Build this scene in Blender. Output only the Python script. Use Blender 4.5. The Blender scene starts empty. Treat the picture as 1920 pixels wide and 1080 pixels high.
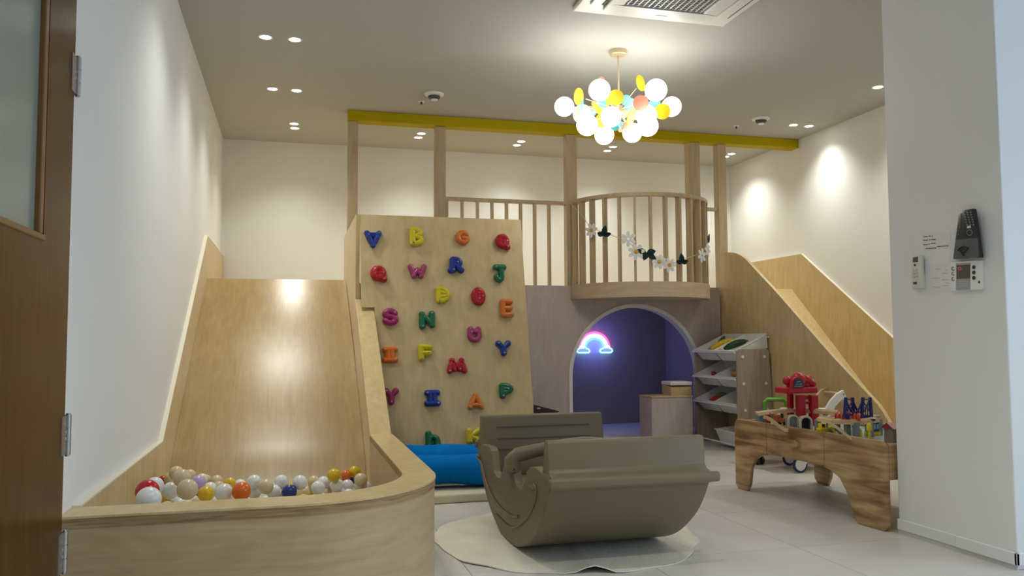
import bpy, bmesh, math, random
from mathutils import Vector, Matrix, noise
random.seed(7)
scene = bpy.context.scene
col = scene.collection

# ------------------------------------------------------------------ camera
FPX, CX, CY, H = 1545.0, 960.0, 540.0, 1.0
def _basis():
    d = Vector((544 - CX, 640 - CY, FPX)).normalized()
    u = Vector((-109.0, -26016.0, FPX)); u = (u - d * u.dot(d)).normalized()
    r = (-u).cross(d)
    return r, d, u
_r, _d, _u = _basis()
def ray(x, y):
    v = Vector((x - CX, y - CY, FPX)); return Vector((v.dot(_r), v.dot(_d), v.dot(_u)))
EYE = Vector((0, 0, H))
def onx(x, y, X): v = ray(x, y); return EYE + v * (X / v.x)
def ony(x, y, Y): v = ray(x, y); return EYE + v * (Y / v.y)
def onz(x, y, Z): v = ray(x, y); return EYE + v * ((Z - H) / v.z)
def onplane(x, y, p, n): v = ray(x, y); return EYE + v * ((p - EYE).dot(n) / v.dot(n))
cam_d = bpy.data.cameras.new('camera'); cam_d.sensor_width = 36.0; cam_d.lens = FPX / 1920 * 36.0
cam_d.clip_start = 0.05
cam = bpy.data.objects.new('camera', cam_d); col.objects.link(cam)
cr = Vector((_r.x, _d.x, _u.x)); cu = -Vector((_r.y, _d.y, _u.y)); cb = -Vector((_r.z, _d.z, _u.z))
M = Matrix((cr, cu, cb)).transposed().to_4x4(); M.translation = EYE
cam.matrix_world = M
scene.camera = cam

# ------------------------------------------------------------------ world, daylight, exposure
world = bpy.data.worlds.new('world'); scene.world = world; world.use_nodes = True
bg = world.node_tree.nodes['Background']; bg.inputs[0].default_value = (0.62, 0.78, 1.0, 1); bg.inputs[1].default_value = 0.6
XWIN = 5.20
def area(name, loc, target, sx, sy, e, c):
    l = bpy.data.lights.new(name, 'AREA'); l.shape = 'RECTANGLE'; l.size = sx; l.size_y = sy; l.energy = e; l.color = c
    o = bpy.data.objects.new(name, l); col.objects.link(o); o.location = loc
    o.rotation_euler = (Vector(target) - Vector(loc)).to_track_quat('-Z', 'Y').to_euler(); return o
area('window_daylight', (XWIN, 0.2, 1.55), (0, 0.2, 1.45), 3.8, 2.2, 58, (0.60, 0.79, 1.0))
SPOT_W, SPOT_C = 25.0, (0.985, 1.0, 0.92)
scene.view_settings.view_transform = 'Standard'; scene.view_settings.look = 'None'
scene.view_settings.exposure = 0.35; scene.view_settings.gamma = 1.0; scene.view_settings.use_curve_mapping = False

# ------------------------------------------------------------------ materials
MATS = {}
def _new(name):
    m = bpy.data.materials.new(name); m.use_nodes = True
    nt = m.node_tree; return m, nt, nt.nodes['Principled BSDF']
def mat(name, c, rough=0.5, metal=0.0, var=0.0, scale=8.0, bump=0.0, bscale=60.0, trans=0.0, coat=0.0, emit=None, estr=0.0, alpha=1.0, ior=None, spec=None):
    if name in MATS: return MATS[name]
    m, nt, b = _new(name)
    b.inputs['Base Color'].default_value = (*c, 1); b.inputs['Roughness'].default_value = rough; b.inputs['Metallic'].default_value = metal
    b.inputs['Transmission Weight'].default_value = trans; b.inputs['Coat Weight'].default_value = coat
    b.inputs['Alpha'].default_value = alpha
    if ior: b.inputs['IOR'].default_value = ior
    if emit: b.inputs['Emission Color'].default_value = (*emit, 1); b.inputs['Emission Strength'].default_value = estr
    L = nt.links
    if var or bump:
        tc = nt.nodes.new('ShaderNodeTexCoord')
    if var:
        n = nt.nodes.new('ShaderNodeTexNoise'); n.inputs['Scale'].default_value = scale; n.inputs['Detail'].default_value = 4
        L.new(tc.outputs['Object'], n.inputs['Vector'])
        r = nt.nodes.new('ShaderNodeValToRGB')
        r.color_ramp.elements[0].position = 0.3; r.color_ramp.elements[1].position = 0.7
        r.color_ramp.elements[0].color = (*[max(0, x * (1 - var)) for x in c], 1); r.color_ramp.elements[1].color = (*[min(1, x * (1 + var)) for x in c], 1)
        L.new(n.outputs['Fac'], r.inputs['Fac']); L.new(r.outputs['Color'], b.inputs['Base Color'])
    if bump:
        n2 = nt.nodes.new('ShaderNodeTexNoise'); n2.inputs['Scale'].default_value = bscale; n2.inputs['Detail'].default_value = 3
        bp = nt.nodes.new('ShaderNodeBump'); bp.inputs['Strength'].default_value = bump; bp.inputs['Distance'].default_value = 0.01
        L.new(tc.outputs['Object'], n2.inputs['Vector']); L.new(n2.outputs['Fac'], bp.inputs['Height']); L.new(bp.outputs['Normal'], b.inputs['Normal'])
    MATS[name] = m
    if spec is not None: b.inputs['Specular IOR Level'].default_value = spec
    return m
def wood(name, dark, mid, light, grain=(14, 14, 1.2), rough=0.35, figure=0.5, streak=0.0, coat=0.0, fscale=2.2, bands=0.0, spread=0.22, spec=0.4):
    """rotary-cut veneer: stretched grain, slow cloudy figure, sparse dark streaks"""
    if name in MATS: return MATS[name]
    m, nt, b = _new(name); L = nt.links; N = nt.nodes
    tc = N.new('ShaderNodeTexCoord')
    mp = N.new('ShaderNodeMapping'); mp.inputs['Scale'].default_value = grain; L.new(tc.outputs['Object'], mp.inputs['Vector'])
    n1 = N.new('ShaderNodeTexNoise'); n1.inputs['Scale'].default_value = 2.5; n1.inputs['Detail'].default_value = 6; n1.inputs['Distortion'].default_value = 0.6
    L.new(mp.outputs[0], n1.inputs['Vector'])
    mp2 = N.new('ShaderNodeMapping'); mp2.inputs['Scale'].default_value = [1 + (g - 1) * 0.12 for g in grain]; L.new(tc.outputs['Object'], mp2.inputs['Vector'])
    n2 = N.new('ShaderNodeTexNoise'); n2.inputs['Scale'].default_value = fscale; n2.inputs['Detail'].default_value = 5; n2.inputs['Distortion'].default_value = 2.0
    L.new(mp2.outputs[0], n2.inputs['Vector'])
    mx = N.new('ShaderNodeMix'); mx.data_type = 'FLOAT'; mx.inputs[0].default_value = figure
    L.new(n1.outputs['Fac'], mx.inputs[2]); L.new(n2.outputs['Fac'], mx.inputs[3])
    fac = mx.outputs[0]
    if bands:
        w = N.new('ShaderNodeTexWave'); w.inputs['Scale'].default_value = bands; w.inputs['Distortion'].default_value = 5.0; w.inputs['Detail'].default_value = 3; w.bands_direction = 'Z'
        mp3 = N.new('ShaderNodeMapping'); mp3.inputs['Scale'].default_value = (0.25, 0.25, 1.0); L.new(tc.outputs['Object'], mp3.inputs['Vector']); L.new(mp3.outputs[0], w.inputs['Vector'])
        m2 = N.new('ShaderNodeMix'); m2.data_type = 'FLOAT'; m2.inputs[0].default_value = 0.5
        L.new(fac, m2.inputs[2]); L.new(w.outputs['Fac'], m2.inputs[3]); fac = m2.outputs[0]
    r = N.new('ShaderNodeValToRGB'); e = r.color_ramp.elements
    e[0].position = 0.5 - spread; e[0].color = (*dark, 1); e[1].position = 0.5 + spread; e[1].color = (*light, 1)
    k = e.new(0.5); k.color = (*mid, 1)
    L.new(fac, r.inputs['Fac']); out = r.outputs['Color']
    if streak:
        mp4 = N.new('ShaderNodeMapping'); mp4.inputs['Scale'].default_value = [g * 2.2 for g in grain]; L.new(tc.outputs['Object'], mp4.inputs['Vector'])
        n4 = N.new('ShaderNodeTexNoise'); n4.inputs['Scale'].default_value = 1.3; n4.inputs['Detail'].default_value = 2; L.new(mp4.outputs[0], n4.inputs['Vector'])
        r4 = N.new('ShaderNodeValToRGB'); r4.color_ramp.elements[0].position = 0.66; r4.color_ramp.elements[0].color = (0, 0, 0, 1)
        r4.color_ramp.elements[1].position = 0.78; r4.color_ramp.elements[1].color = (streak, streak, streak, 1)
        L.new(n4.outputs['Fac'], r4.inputs['Fac'])
        m4 = N.new('ShaderNodeMix'); m4.data_type = 'RGBA'; L.new(r4.outputs['Color'], m4.inputs[0]); L.new(out, m4.inputs[6])
        m4.inputs[7].default_value = (*[c * 0.45 for c in dark], 1); out = m4.outputs[2]
    L.new(out, b.inputs['Base Color']); b.inputs['Roughness'].default_value = rough; b.inputs['Coat Weight'].default_value = coat
    b.inputs['Coat Roughness'].default_value = 0.15; b.inputs['Specular IOR Level'].default_value = spec
    bp = N.new('ShaderNodeBump'); bp.inputs['Strength'].default_value = 0.06; bp.inputs['Distance'].default_value = 0.004
    L.new(n1.outputs['Fac'], bp.inputs['Height']); L.new(bp.outputs['Normal'], b.inputs['Normal'])
    MATS[name] = m; return m
BIRCH = wood('birch_plywood', (0.50, 0.365, 0.17), (0.60, 0.445, 0.22), (0.68, 0.525, 0.28), rough=0.34)
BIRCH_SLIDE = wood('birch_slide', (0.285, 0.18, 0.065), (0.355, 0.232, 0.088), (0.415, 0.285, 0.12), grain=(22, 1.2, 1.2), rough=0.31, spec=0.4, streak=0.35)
BIRCH_CLIMB = wood('birch_climbing', (0.51, 0.375, 0.185), (0.59, 0.445, 0.235), (0.66, 0.515, 0.29), rough=0.42, figure=0.6)
BIRCH_H = wood('birch_horizontal_grain', (0.50, 0.375, 0.235), (0.60, 0.47, 0.315), (0.68, 0.55, 0.385), grain=(1.2, 1.2, 16), rough=0.4, streak=0.3)
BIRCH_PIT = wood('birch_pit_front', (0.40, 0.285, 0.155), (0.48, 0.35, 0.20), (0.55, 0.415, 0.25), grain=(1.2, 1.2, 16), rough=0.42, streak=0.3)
BIRCH_GREY = wood('birch_grey', (0.48, 0.40, 0.37), (0.55, 0.465, 0.44), (0.62, 0.535, 0.50), rough=0.5)
BIRCH_POST = wood('birch_post', (0.42, 0.315, 0.185), (0.50, 0.385, 0.235), (0.58, 0.455, 0.29), rough=0.45, figure=0.3)
PLY_EDGE = wood('plywood_edge', (0.16, 0.09, 0.04), (0.32, 0.21, 0.10), (0.42, 0.29, 0.15), grain=(3, 3, 60), rough=0.55, figure=0.25)
BAND = mat('cream_edge_band', (0.80, 0.74, 0.60), 0.4)
DOORW = wood('door_veneer', (0.055, 0.022, 0.003), (0.078, 0.033, 0.005), (0.105, 0.047, 0.008), grain=(18, 18, 1.0), rough=0.28, figure=0.35, spec=0.12)
DOORW2 = wood('door_bead_wood', (0.13, 0.06, 0.018), (0.18, 0.085, 0.026), (0.23, 0.115, 0.037), grain=(18, 18, 1.0), rough=0.35)
RACKW = wood('rack_board', (0.33, 0.265, 0.21), (0.40, 0.325, 0.26), (0.46, 0.385, 0.315), rough=0.45, figure=0.3)
TABLEW = wood('table_laminate', (0.20, 0.10, 0.04), (0.40, 0.245, 0.115), (0.57, 0.385, 0.20), grain=(0.8, 0.8, 8), rough=0.34, figure=0.25, fscale=2.0, spread=0.13)
BEECH = wood('beech', (0.52, 0.34, 0.17), (0.62, 0.43, 0.235), (0.70, 0.52, 0.31), grain=(6, 6, 6), rough=0.45)
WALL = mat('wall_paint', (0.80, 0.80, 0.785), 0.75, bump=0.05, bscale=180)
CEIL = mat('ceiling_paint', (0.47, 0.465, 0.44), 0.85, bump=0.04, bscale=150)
FLOORB = mat('floor_joint', (0.20, 0.19, 0.175), 0.8)
TILE = mat('floor_tile', (0.66, 0.63, 0.59), 0.33, var=0.07, scale=2.3, bump=0.03, bscale=25)
WHITE = mat('white_plastic', (0.82, 0.82, 0.80), 0.35)
WHITEP = mat('white_paint', (0.80, 0.80, 0.80), 0.5)
DARK = mat('dark_gap', (0.03, 0.03, 0.03), 0.7)
BLACK = mat('black_plastic', (0.012, 0.012, 0.014), 0.35)
STEEL = mat('brushed_steel', (0.42, 0.40, 0.38), 0.32, metal=0.9)
BRASS = mat('champagne_metal', (0.62, 0.52, 0.34), 0.4, metal=0.5)
YELLOWP = mat('yellow_beam_paint', (0.47, 0.36, 0.003), 0.6, spec=0.1)
BLUEC = mat('blue_fabric', (0.001, 0.17, 0.55), 0.95, var=0.12, scale=9, bump=0.25, bscale=14, spec=0.1)
NAVY = mat('navy_dark', (0.004, 0.012, 0.03), 0.85)
MATC = mat('cream_mat', (0.72, 0.66, 0.48), 0.55, bump=0.05, bscale=40)
RUG = mat('white_felt', (0.76, 0.72, 0.60), 0.95, var=0.06, scale=5, bump=0.35, bscale=90)
TAUPE = mat('taupe_plastic', (0.185, 0.146, 0.088), 0.42, bump=0.06, bscale=260, spec=0.3)
TAUPE_SHADE = mat('taupe_groove_shade', (0.12, 0.10, 0.07), 0.6)  # darker copy of the taupe, shade of the seat-back grooves put into colour
CAVE = mat('cave_panel', (0.34, 0.31, 0.32), 0.6, bump=0.05, bscale=70)
GREENT = mat('green_plastic', (0.10, 0.36, 0.025), 0.4)
CLEAR = mat('clear_acrylic', (0.85, 0.88, 0.88), 0.08, alpha=0.06)
FROST = mat('frosted_glass', (0.30, 0.36, 0.33), 0.22, trans=0.25)
def plas(name, c, rough=0.35): return mat('plastic_' + name, c, rough)

# ------------------------------------------------------------------ mesh helpers
class MB:
    def __init__(s): s.v = []; s.f = []
    def add(s, vs, fs):
        k = len(s.v); s.v += [Vector(v) for v in vs]; s.f += [tuple(i + k for i in f) for f in fs]; return s
    def box(s, x0, x1, y0, y1, z0, z1):
        vs = [(x, y, z) for x in (x0, x1) for y in (y0, y1) for z in (z0, z1)]
        return s.add(vs, [(0, 1, 3, 2), (4, 6, 7, 5), (0, 4, 5, 1), (2, 3, 7, 6), (0, 2, 6, 4), (1, 5, 7, 3)])
    def obox(s, c, ax, ay, az, sx, sy, sz):
        c = Vector(c); ax, ay, az = [Vector(a).normalized() for a in (ax, ay, az)]
        vs = [c + ax * (i * sx / 2) + ay * (j * sy / 2) + az * (k * sz / 2) for i in (-1, 1) for j in (-1, 1) for k in (-1, 1)]
        return s.add(vs, [(0, 1, 3, 2), (4, 6, 7, 5), (0, 4, 5, 1), (2, 3, 7, 6), (0, 2, 6, 4), (1, 5, 7, 3)])
    def bar(s, a, b, w, h, up=(0, 0, 1)):
        a, b = Vector(a), Vector(b); d = b - a; l = d.length; d.normalize(); side = d.cross(Vector(up))
        if side.length < 1e-4: side = d.cross(Vector((0, 1, 0)))
        side.normalize(); u = side.cross(d)
        return s.obox((a + b) / 2, d, side, u, l, w, h)
    def prism(s, poly, axis, a0, a1):
        n = len(poly)
        def P(p, a): return {'x': (a, p[0], p[1]), 'y': (p[0], a, p[1]), 'z': (p[0], p[1], a)}[axis]
        vs = [P(p, a0) for p in poly] + [P(p, a1) for p in poly]
        fs = [tuple(range(n)), tuple(range(2 * n - 1, n - 1, -1))] + [(i, i + n, (i + 1) % n + n, (i + 1) % n) for i in range(n)]
        return s.add(vs, fs)
    def strip(s, A, B, z0, z1):
        """wall between two open XY paths of equal length, from z0 to z1"""
        n = len(A); vs = [(p[0], p[1], z) for z in (z0, z1) for P in (A, B) for p in P]
        fs = []
        for i in range(n - 1):
            a, b, c, d = i, i + n, i + 2 * n, i + 3 * n
            fs += [(a, a + 1, b + 1, b), (c, d, d + 1, c + 1), (a, c, c + 1, a + 1), (b, b + 1, d + 1, d)]
        fs += [(0, n, 3 * n, 2 * n), (n - 1, 3 * n - 1, 4 * n - 1, 2 * n - 1)]
        return s.add(vs, fs)
    def tube(s, pts, r, seg=10, cap=True, sx=1.0):
        pts = [Vector(p) for p in pts]; n = len(pts); rs = r if isinstance(r, (list, tuple)) else [r] * n
        rings = []; up = None
        for i, p in enumerate(pts):
            d = (pts[min(i + 1, n - 1)] - pts[max(i - 1, 0)])
            if d.length < 1e-9: d = Vector((0, 0, 1))
            d.normalize()
            if up is None: up = d.orthogonal().normalized()
            up = (up - d * up.dot(d))
            up = up.normalized() if up.length > 1e-5 else d.orthogonal().normalized()
            w = d.cross(up)
            rings.append([p + up * (math.cos(2 * math.pi * k / seg) * rs[i]) + w * (math.sin(2 * math.pi * k / seg) * rs[i] * sx) for k in range(seg)])
        vs = [v for R_ in rings for v in R_]; fs = []
        for i in range(n - 1):
            for k in range(seg):
                fs.append((i * seg + k, i * seg + (k + 1) % seg, (i + 1) * seg + (k + 1) % seg, (i + 1) * seg + k))
        if cap: fs += [tuple(range(seg - 1, -1, -1)), tuple((n - 1) * seg + k for k in range(seg))]
        return s.add(vs, fs)
    def cyl(s, c, r, h, axis=(0, 0, 1), seg=20):
        c = Vector(c); a = Vector(axis).normalized(); return s.tube([c - a * (h / 2), c + a * (h / 2)], r, seg)
    def sph(s, c, r, su=20, sv=12, scale=(1, 1, 1)):
        c = Vector(c); vs = [c + Vector((0, 0, r * scale[2]))]; fs = []
        for j in range(1, sv):
            t = math.pi * j / sv
            for i in range(su):
                p = 2 * math.pi * i / su
                vs.append(c + Vector((r * math.sin(t) * math.cos(p) * scale[0], r * math.sin(t) * math.sin(p) * scale[1], r * math.cos(t) * scale[2])))
        vs.append(c - Vector((0, 0, r * scale[2]))); last = len(vs) - 1
        for i in range(su): fs.append((0, 1 + i, 1 + (i + 1) % su))
        for j in range(sv - 2):
            for i in range(su):
                a = 1 + j * su + i; b = 1 + j * su + (i + 1) % su
                fs.append((a, a + su, b + su, b))
        for i in range(su): fs.append((last, 1 + (sv - 2) * su + (i + 1) % su, 1 + (sv - 2) * su + i))
        return s.add(vs, fs)
    def lathe(s, prof, c=(0, 0, 0), seg=24):
        c = Vector(c); n = len(prof); vs = []; fs = []
        for k in range(seg):
            a = 2 * math.pi * k / seg
            vs += [c + Vector((r * math.cos(a), r * math.sin(a), z)) for r, z in prof]
        for k in range(seg):
            for i in range(n - 1):
                a = k * n + i; b = ((k + 1) % seg) * n + i
                fs.append((a, b, b + 1, a + 1))
        return s.add(vs, fs)
    def xf(s, Mx):
        s.v = [Mx @ v for v in s.v]; return s
    def build(s, name, m, parent=None, bevel=0.0, smooth=False, seg=2, kind=None, label=None, angle=0.6):
        off = parent.matrix_world.translation if parent else Vector((0, 0, 0))
        if parent is None and s.v:
            lo = Vector([min(v[i] for v in s.v) for i in range(3)]); hi = Vector([max(v[i] for v in s.v) for i in range(3)])
            off = Vector(((lo.x + hi.x) / 2, (lo.y + hi.y) / 2, lo.z))
        me = bpy.data.meshes.new(name)
        bm = bmesh.new(); vv = [bm.verts.new(v - off) for v in s.v]
        for f in s.f:
            try: bm.faces.new([vv[i] for i in f])
            except ValueError: pass
        bmesh.ops.remove_doubles(bm, verts=bm.verts, dist=1e-6)
        bmesh.ops.recalc_face_normals(bm, faces=bm.faces)
        if bevel:
            ed = [e for e in bm.edges if len(e.link_faces) == 2 and e.calc_face_angle(0) > angle]
            bmesh.ops.bevel(bm, geom=ed, offset=bevel, segments=seg, affect='EDGES', profile=0.5, clamp_overlap=True)
        if smooth:
            for f in bm.faces: f.smooth = True
            for e in bm.edges:
                if len(e.link_faces) == 2 and e.calc_face_angle(0) > 0.7: e.smooth = False
        bm.to_mesh(me); bm.free(); me.materials.append(m)
        o = bpy.data.objects.new(name, me); col.objects.link(o)
        if parent:
            o.parent = parent; PARENT_WORLD[o.name] = off
            o.matrix_parent_inverse = Matrix.Identity(4)
            o.matrix_world.translation = off
        else: o.location = off; o.matrix_world.translation = off
        if kind: o['kind'] = kind
        if label: o['label'] = label
        return o
PARENT_WORLD = {}
def tag(o, label, cat, group=None):
    o['label'] = label; o['category'] = cat
    if group: o['group'] = group
    return o
def thing(name, loc, label=None, cat=None, group=None, kind=None):
    o = bpy.data.objects.new(name, None); col.objects.link(o); o.location = loc; o.empty_display_size = 0.05
    o.matrix_world = Matrix.Translation(Vector(loc))
    if label: tag(o, label, cat, group)
    if kind: o['kind'] = kind
    return o
def copy_part(src, parent, loc=None, name=None):
    c = src.copy(); col.objects.link(c); c.parent = parent
    if loc is not None: c.location = loc
    return c
def sub(name, mb, m, part, **k):
    """a mesh parented to a part that itself sits at its thing's origin"""
    return mb.build(name, m, part, **k)
def arc(c, r, a0, a1, n, ry=None):
    ry = ry or r
    return [(c[0] + r * math.cos(math.radians(a0 + (a1 - a0) * i / n)), c[1] + ry * math.sin(math.radians(a0 + (a1 - a0) * i / n))) for i in range(n + 1)]
def rrect(x0, x1, y0, y1, r, n=4):
    return arc((x1 - r, y1 - r), r, 0, 90, n) + arc((x0 + r, y1 - r), r, 90, 180, n) + arc((x0 + r, y0 + r), r, 180, 270, n) + arc((x1 - r, y0 + r), r, 270, 360, n)

# ------------------------------------------------------------------ the room
XL, XR, YB, ZC, YF = -0.69, 5.14, 8.88, 3.09, -2.6
def struct(name, mb, m, **k):
    o = mb.build(name, m, **k); o['kind'] = 'structure'; return o
floor = struct('floor', MB().box(XL - 0.1, XR + 0.1, YF - 0.1, YB + 0.1, -0.10, -0.002), FLOORB)
TS = 0.80
tile_src = None
ny = int((YB - YF) / TS) + 1; nx = int((XR - XL) / TS) + 1
for i in range(nx + 1):
    for j in range(ny + 1):
        x0 = XL + i * TS - 0.15; y0 = YF + j * TS - 0.26
        x1 = min(x0 + TS, XR); y1 = min(y0 + TS, YB); x0 = max(x0, XL); y0 = max(y0, YF)
        if x1 - x0 < 0.02 or y1 - y0 < 0.02: continue
        full = abs(x1 - x0 - TS) < 1e-6 and abs(y1 - y0 - TS) < 1e-6
        if full and tile_src:
            c = tile_src.copy(); col.objects.link(c); c.parent = floor
            c.location = Vector((x0, y0, 0)) - floor.location
        elif full:
            tile_src = MB().box(0.0015, TS - 0.0015, 0.0015, TS - 0.0015, -0.004, 0.0).build('tile', TILE)
            cc = tile_src.location.copy()
            for v in tile_src.data.vertices: v.co += cc
            tile_src.parent = floor; tile_src.location = Vector((x0, y0, 0)) - floor.location
        else:
            MB().box(x0 + 0.0015, x1 - 0.0015, y0 + 0.0015, y1 - 0.0015, -0.004, 0.0).build('tile', TILE, floor)
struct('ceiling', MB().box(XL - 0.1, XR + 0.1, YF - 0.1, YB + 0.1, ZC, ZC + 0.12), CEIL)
struct('wall_left', MB().box(XL - 0.12, XL, YF - 0.1, YB + 0.1, 0, ZC), WALL)
struct('wall_right', MB().box(XR, XR + 0.12, 2.2, YB + 0.1, 0, ZC).box(XR, XR + 0.12, YF - 0.1, -1.8, 0, ZC).box(XR, XR + 0.12, -1.8, 2.2, 0, 0.35).box(XR, XR + 0.12, -1.8, 2.2, 2.75, ZC), WALL)
struct('wall_back', MB().box(XL, XR, YB, YB + 0.12, 0, ZC), WALL)
struct('wall_front', MB().box(XL, XR, YF - 0.12, YF, 0, ZC), WALL)
w1 = thing('window_1', (XR + 0.03, 0.2, 0.35), kind='structure')
for y in (-1.8, -0.5, 0.85, 2.15): MB().box(XR + 0.005, XR + 0.05, y, y + 0.05, 0.35, 2.75).build('window_frame', WHITEP, w1)
for z in (0.35, 2.70): MB().box(XR + 0.005, XR + 0.05, -1.75, 2.15, z, z + 0.05).build('window_frame', WHITEP, w1)
# column on the right that carries the controls
PX, PY0, PY1 = 3.036, 2.93, 3.645
struct('wall_column', MB().box(PX, XR, PY0, PY1, 0, ZC), WALL, bevel=0.006)
bb = thing('baseboard_column', (PX, 3.2, 0), kind='structure')
MB().box(PX - 0.012, PX, 3.26, PY1, 0.022, 0.075).build('board', WHITEP, bb, bevel=0.003)
MB().box(PX - 0.016, PX, PY0 - 0.014, 3.256, 0.022, 0.075).build('board', WHITEP, bb, bevel=0.003)
MB().box(PX - 0.016, XR, PY0 - 0.014, PY0, 0.022, 0.075).build('board', WHITEP, bb, bevel=0.003)
MB().box(PX - 0.006, PX, PY0 - 0.006, PY1, 0.0, 0.022).build('shoe', mat('baseboard_shoe', (0.62, 0.62, 0.60), 0.6), bb)

# door on the left, hinge side away from the camera
DX = -0.655
door = thing('door_1', (DX, 2.35, 0), kind='structure')
GY, GZ = 2.498, 1.295
MB().box(DX - 0.03, DX, GY, 2.775, 0.01, 2.75).box(DX - 0.03, DX, 1.83, GY, 0.01, GZ).box(DX - 0.03, DX, 1.83, 1.95, GZ, 2.75).box(DX - 0.03, DX, 1.95, GY, 2.6, 2.75).build('door_leaf', DOORW, door)
MB().box(DX - 0.026, DX - 0.001, GY - 0.032, GY, GZ, 2.6).build('glazing_bead', DOORW2, door, bevel=0.004)
MB().box(DX - 0.026, DX + 0.004, 1.95, GY + 0.004, GZ - 0.018, GZ).build('glazing_bead', DOORW2, door, bevel=0.004)
MB().box(DX - 0.024, DX - 0.016, 1.95, GY - 0.03, GZ, 2.6).build('glass_pane', FROST, door, label='frosted greenish glass pane')
MB().box(DX - 0.031, DX - 0.003, 2.7755, 2.786, 0.01, 2.75).build('edge_strip', mat('door_edge_dark', (0.035, 0.02, 0.012), 0.5), door)
def hinge(z):
    h = MB().box(DX - 0.001, DX + 0.003, 2.735, 2.79, z - 0.058, z + 0.058).build('hinge', STEEL, door, label='steel butt hinge')
    b = MB()
    for k in range(3): b.cyl((DX + 0.004, 2.797, z - 0.041 + 0.041 * k), 0.0095, 0.039, seg=14)
    b.cyl((DX + 0.004, 2.797, z), 0.0065, 0.13, seg=12)
    k = b.build('knuckle', STEEL, h, smooth=True)
    for zz in (-0.035, -0.01, 0.01, 0.035): MB().cyl((DX + 0.0035, 2.765 + (0.012 if abs(zz) < 0.02 else 0), z + zz), 0.005, 0.003, (1, 0, 0), 10).build('screw', mat('screw_steel', (0.75, 0.74, 0.7), 0.2, metal=1.0), h)
for z in (1.83, 0.72, 0.37): hinge(z)

# ------------------------------------------------------------------ play loft
YP, ZP = 7.5, 1.52
loft = thing('play_loft', (2.4, YP, 0), 'birch plywood play loft with arched cave, slatted railing and yellow top beam', 'play loft')
AC_X, AC_R, AC_Z = 3.275, 0.70, 0.648
ao = [(AC_X + AC_R, 0)] + [(AC_X + AC_R * math.cos(math.radians(a)), AC_Z + AC_R * math.sin(math.radians(a))) for a in range(0, 181, 6)] + [(AC_X - AC_R, 0)]
MB().prism([(0.5, 0), (0.5, ZP), (4.2, ZP), (4.2, 0)] + ao, 'y', YP, YP + 0.05).build('front_panel', BIRCH_GREY, loft)
ri = AC_R - 0.035
ai = [(AC_X + ri, 0)] + [(AC_X + ri * math.cos(math.radians(a)), AC_Z + ri * math.sin(math.radians(a))) for a in range(0, 181, 6)] + [(AC_X - ri, 0)]
tr = MB(); n = len(ao)
vs = [(p[0], y, p[1]) for y in (YP - 0.012, YP + 0.10) for P in (ao, ai) for p in P]; fs = []
for i in range(n - 1):
    a, b, c, d = i, i + n, i + 2 * n, i + 3 * n
    fs += [(a, a + 1, b + 1, b), (c, d, d + 1, c + 1), (a, c, c + 1, a + 1), (b, b + 1, d + 1, d)]
fs += [(0, n, 3 * n, 2 * n), (n - 1, 3 * n - 1, 4 * n - 1, 2 * n - 1)]
tr.add(vs, fs).build('arch_trim', WHITEP, loft, label='white trim around the cave arch')
MB().box(0.46, 4.2, YP + 0.052, YB - 0.005, ZP - 0.06, ZP).build('deck', BIRCH, loft)
MB().box(XL + 0.03, 0.455, 7.2, YB - 0.005, ZP - 0.06, ZP).build('deck', BIRCH, loft)
MB().box(4.2, XR - 0.03, 7.62, YB - 0.005, ZP - 0.06, ZP).build('deck', BIRCH, loft)
MB().box(2.2, 4.2, 8.78, 8.80, 0, ZP - 0.06).build('cave_back', CAVE, loft)
MB().box(2.18, 2.2, YP + 0.05, 8.80, 0, ZP - 0.06).build('cave_side', CAVE, loft)
MB().box(4.2, 4.22, YP + 0.05, 8.80, 0, ZP - 0.06).build('cave_side', CAVE, loft)
# yellow beam and posts
MB().box(0.485, XR - 0.002, YP - 0.03, YP + 0.11, ZC - 0.092, ZC - 0.001).build('top_beam', YELLOWP, loft, bevel=0.004, label='yellow painted ceiling beam')
for x0, x1 in ((651, 671), (815.5, 836), (1060, 1082), (1290, 1313), (1338, 1362)):
    a = ony(x0, 330, YP).x + (0.012 if x0 > 1000 else 0.004); b = ony(x1, 330, YP).x
    if x0 > 1300: a = b - 0.095
    MB().box(a, b, YP + 0.001, YP + 0.095, ZP, ZC - 0.093).build('post', BIRCH_POST, loft, bevel=0.003)
RZ = 2.34
xa = ony(836, 370, YP).x; xb = ony(1060, 378, YP).x + 0.02
MB().box(xa, xb, YP + 0.01, YP + 0.075, RZ - 0.032, RZ).build('handrail', BIRCH_POST, loft, bevel=0.003)
x4 = ony(1330, 388, YP).x; x5 = ony(1343, 388, YP).x
MB().box(x4 - 0.06, x5 + 0.01, YP + 0.01, YP + 0.075, RZ - 0.032, RZ).build('handrail', BIRCH_POST, loft, bevel=0.003)
for px in (839, 868, 897, 924.5, 952, 978.5, 1005, 1032):
    x = ony(px, 450, YP).x
    MB().box(x - 0.011, x + 0.011, YP + 0.015, YP + 0.07, ZP, RZ - 0.032).build('baluster', BIRCH_POST, loft)
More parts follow.
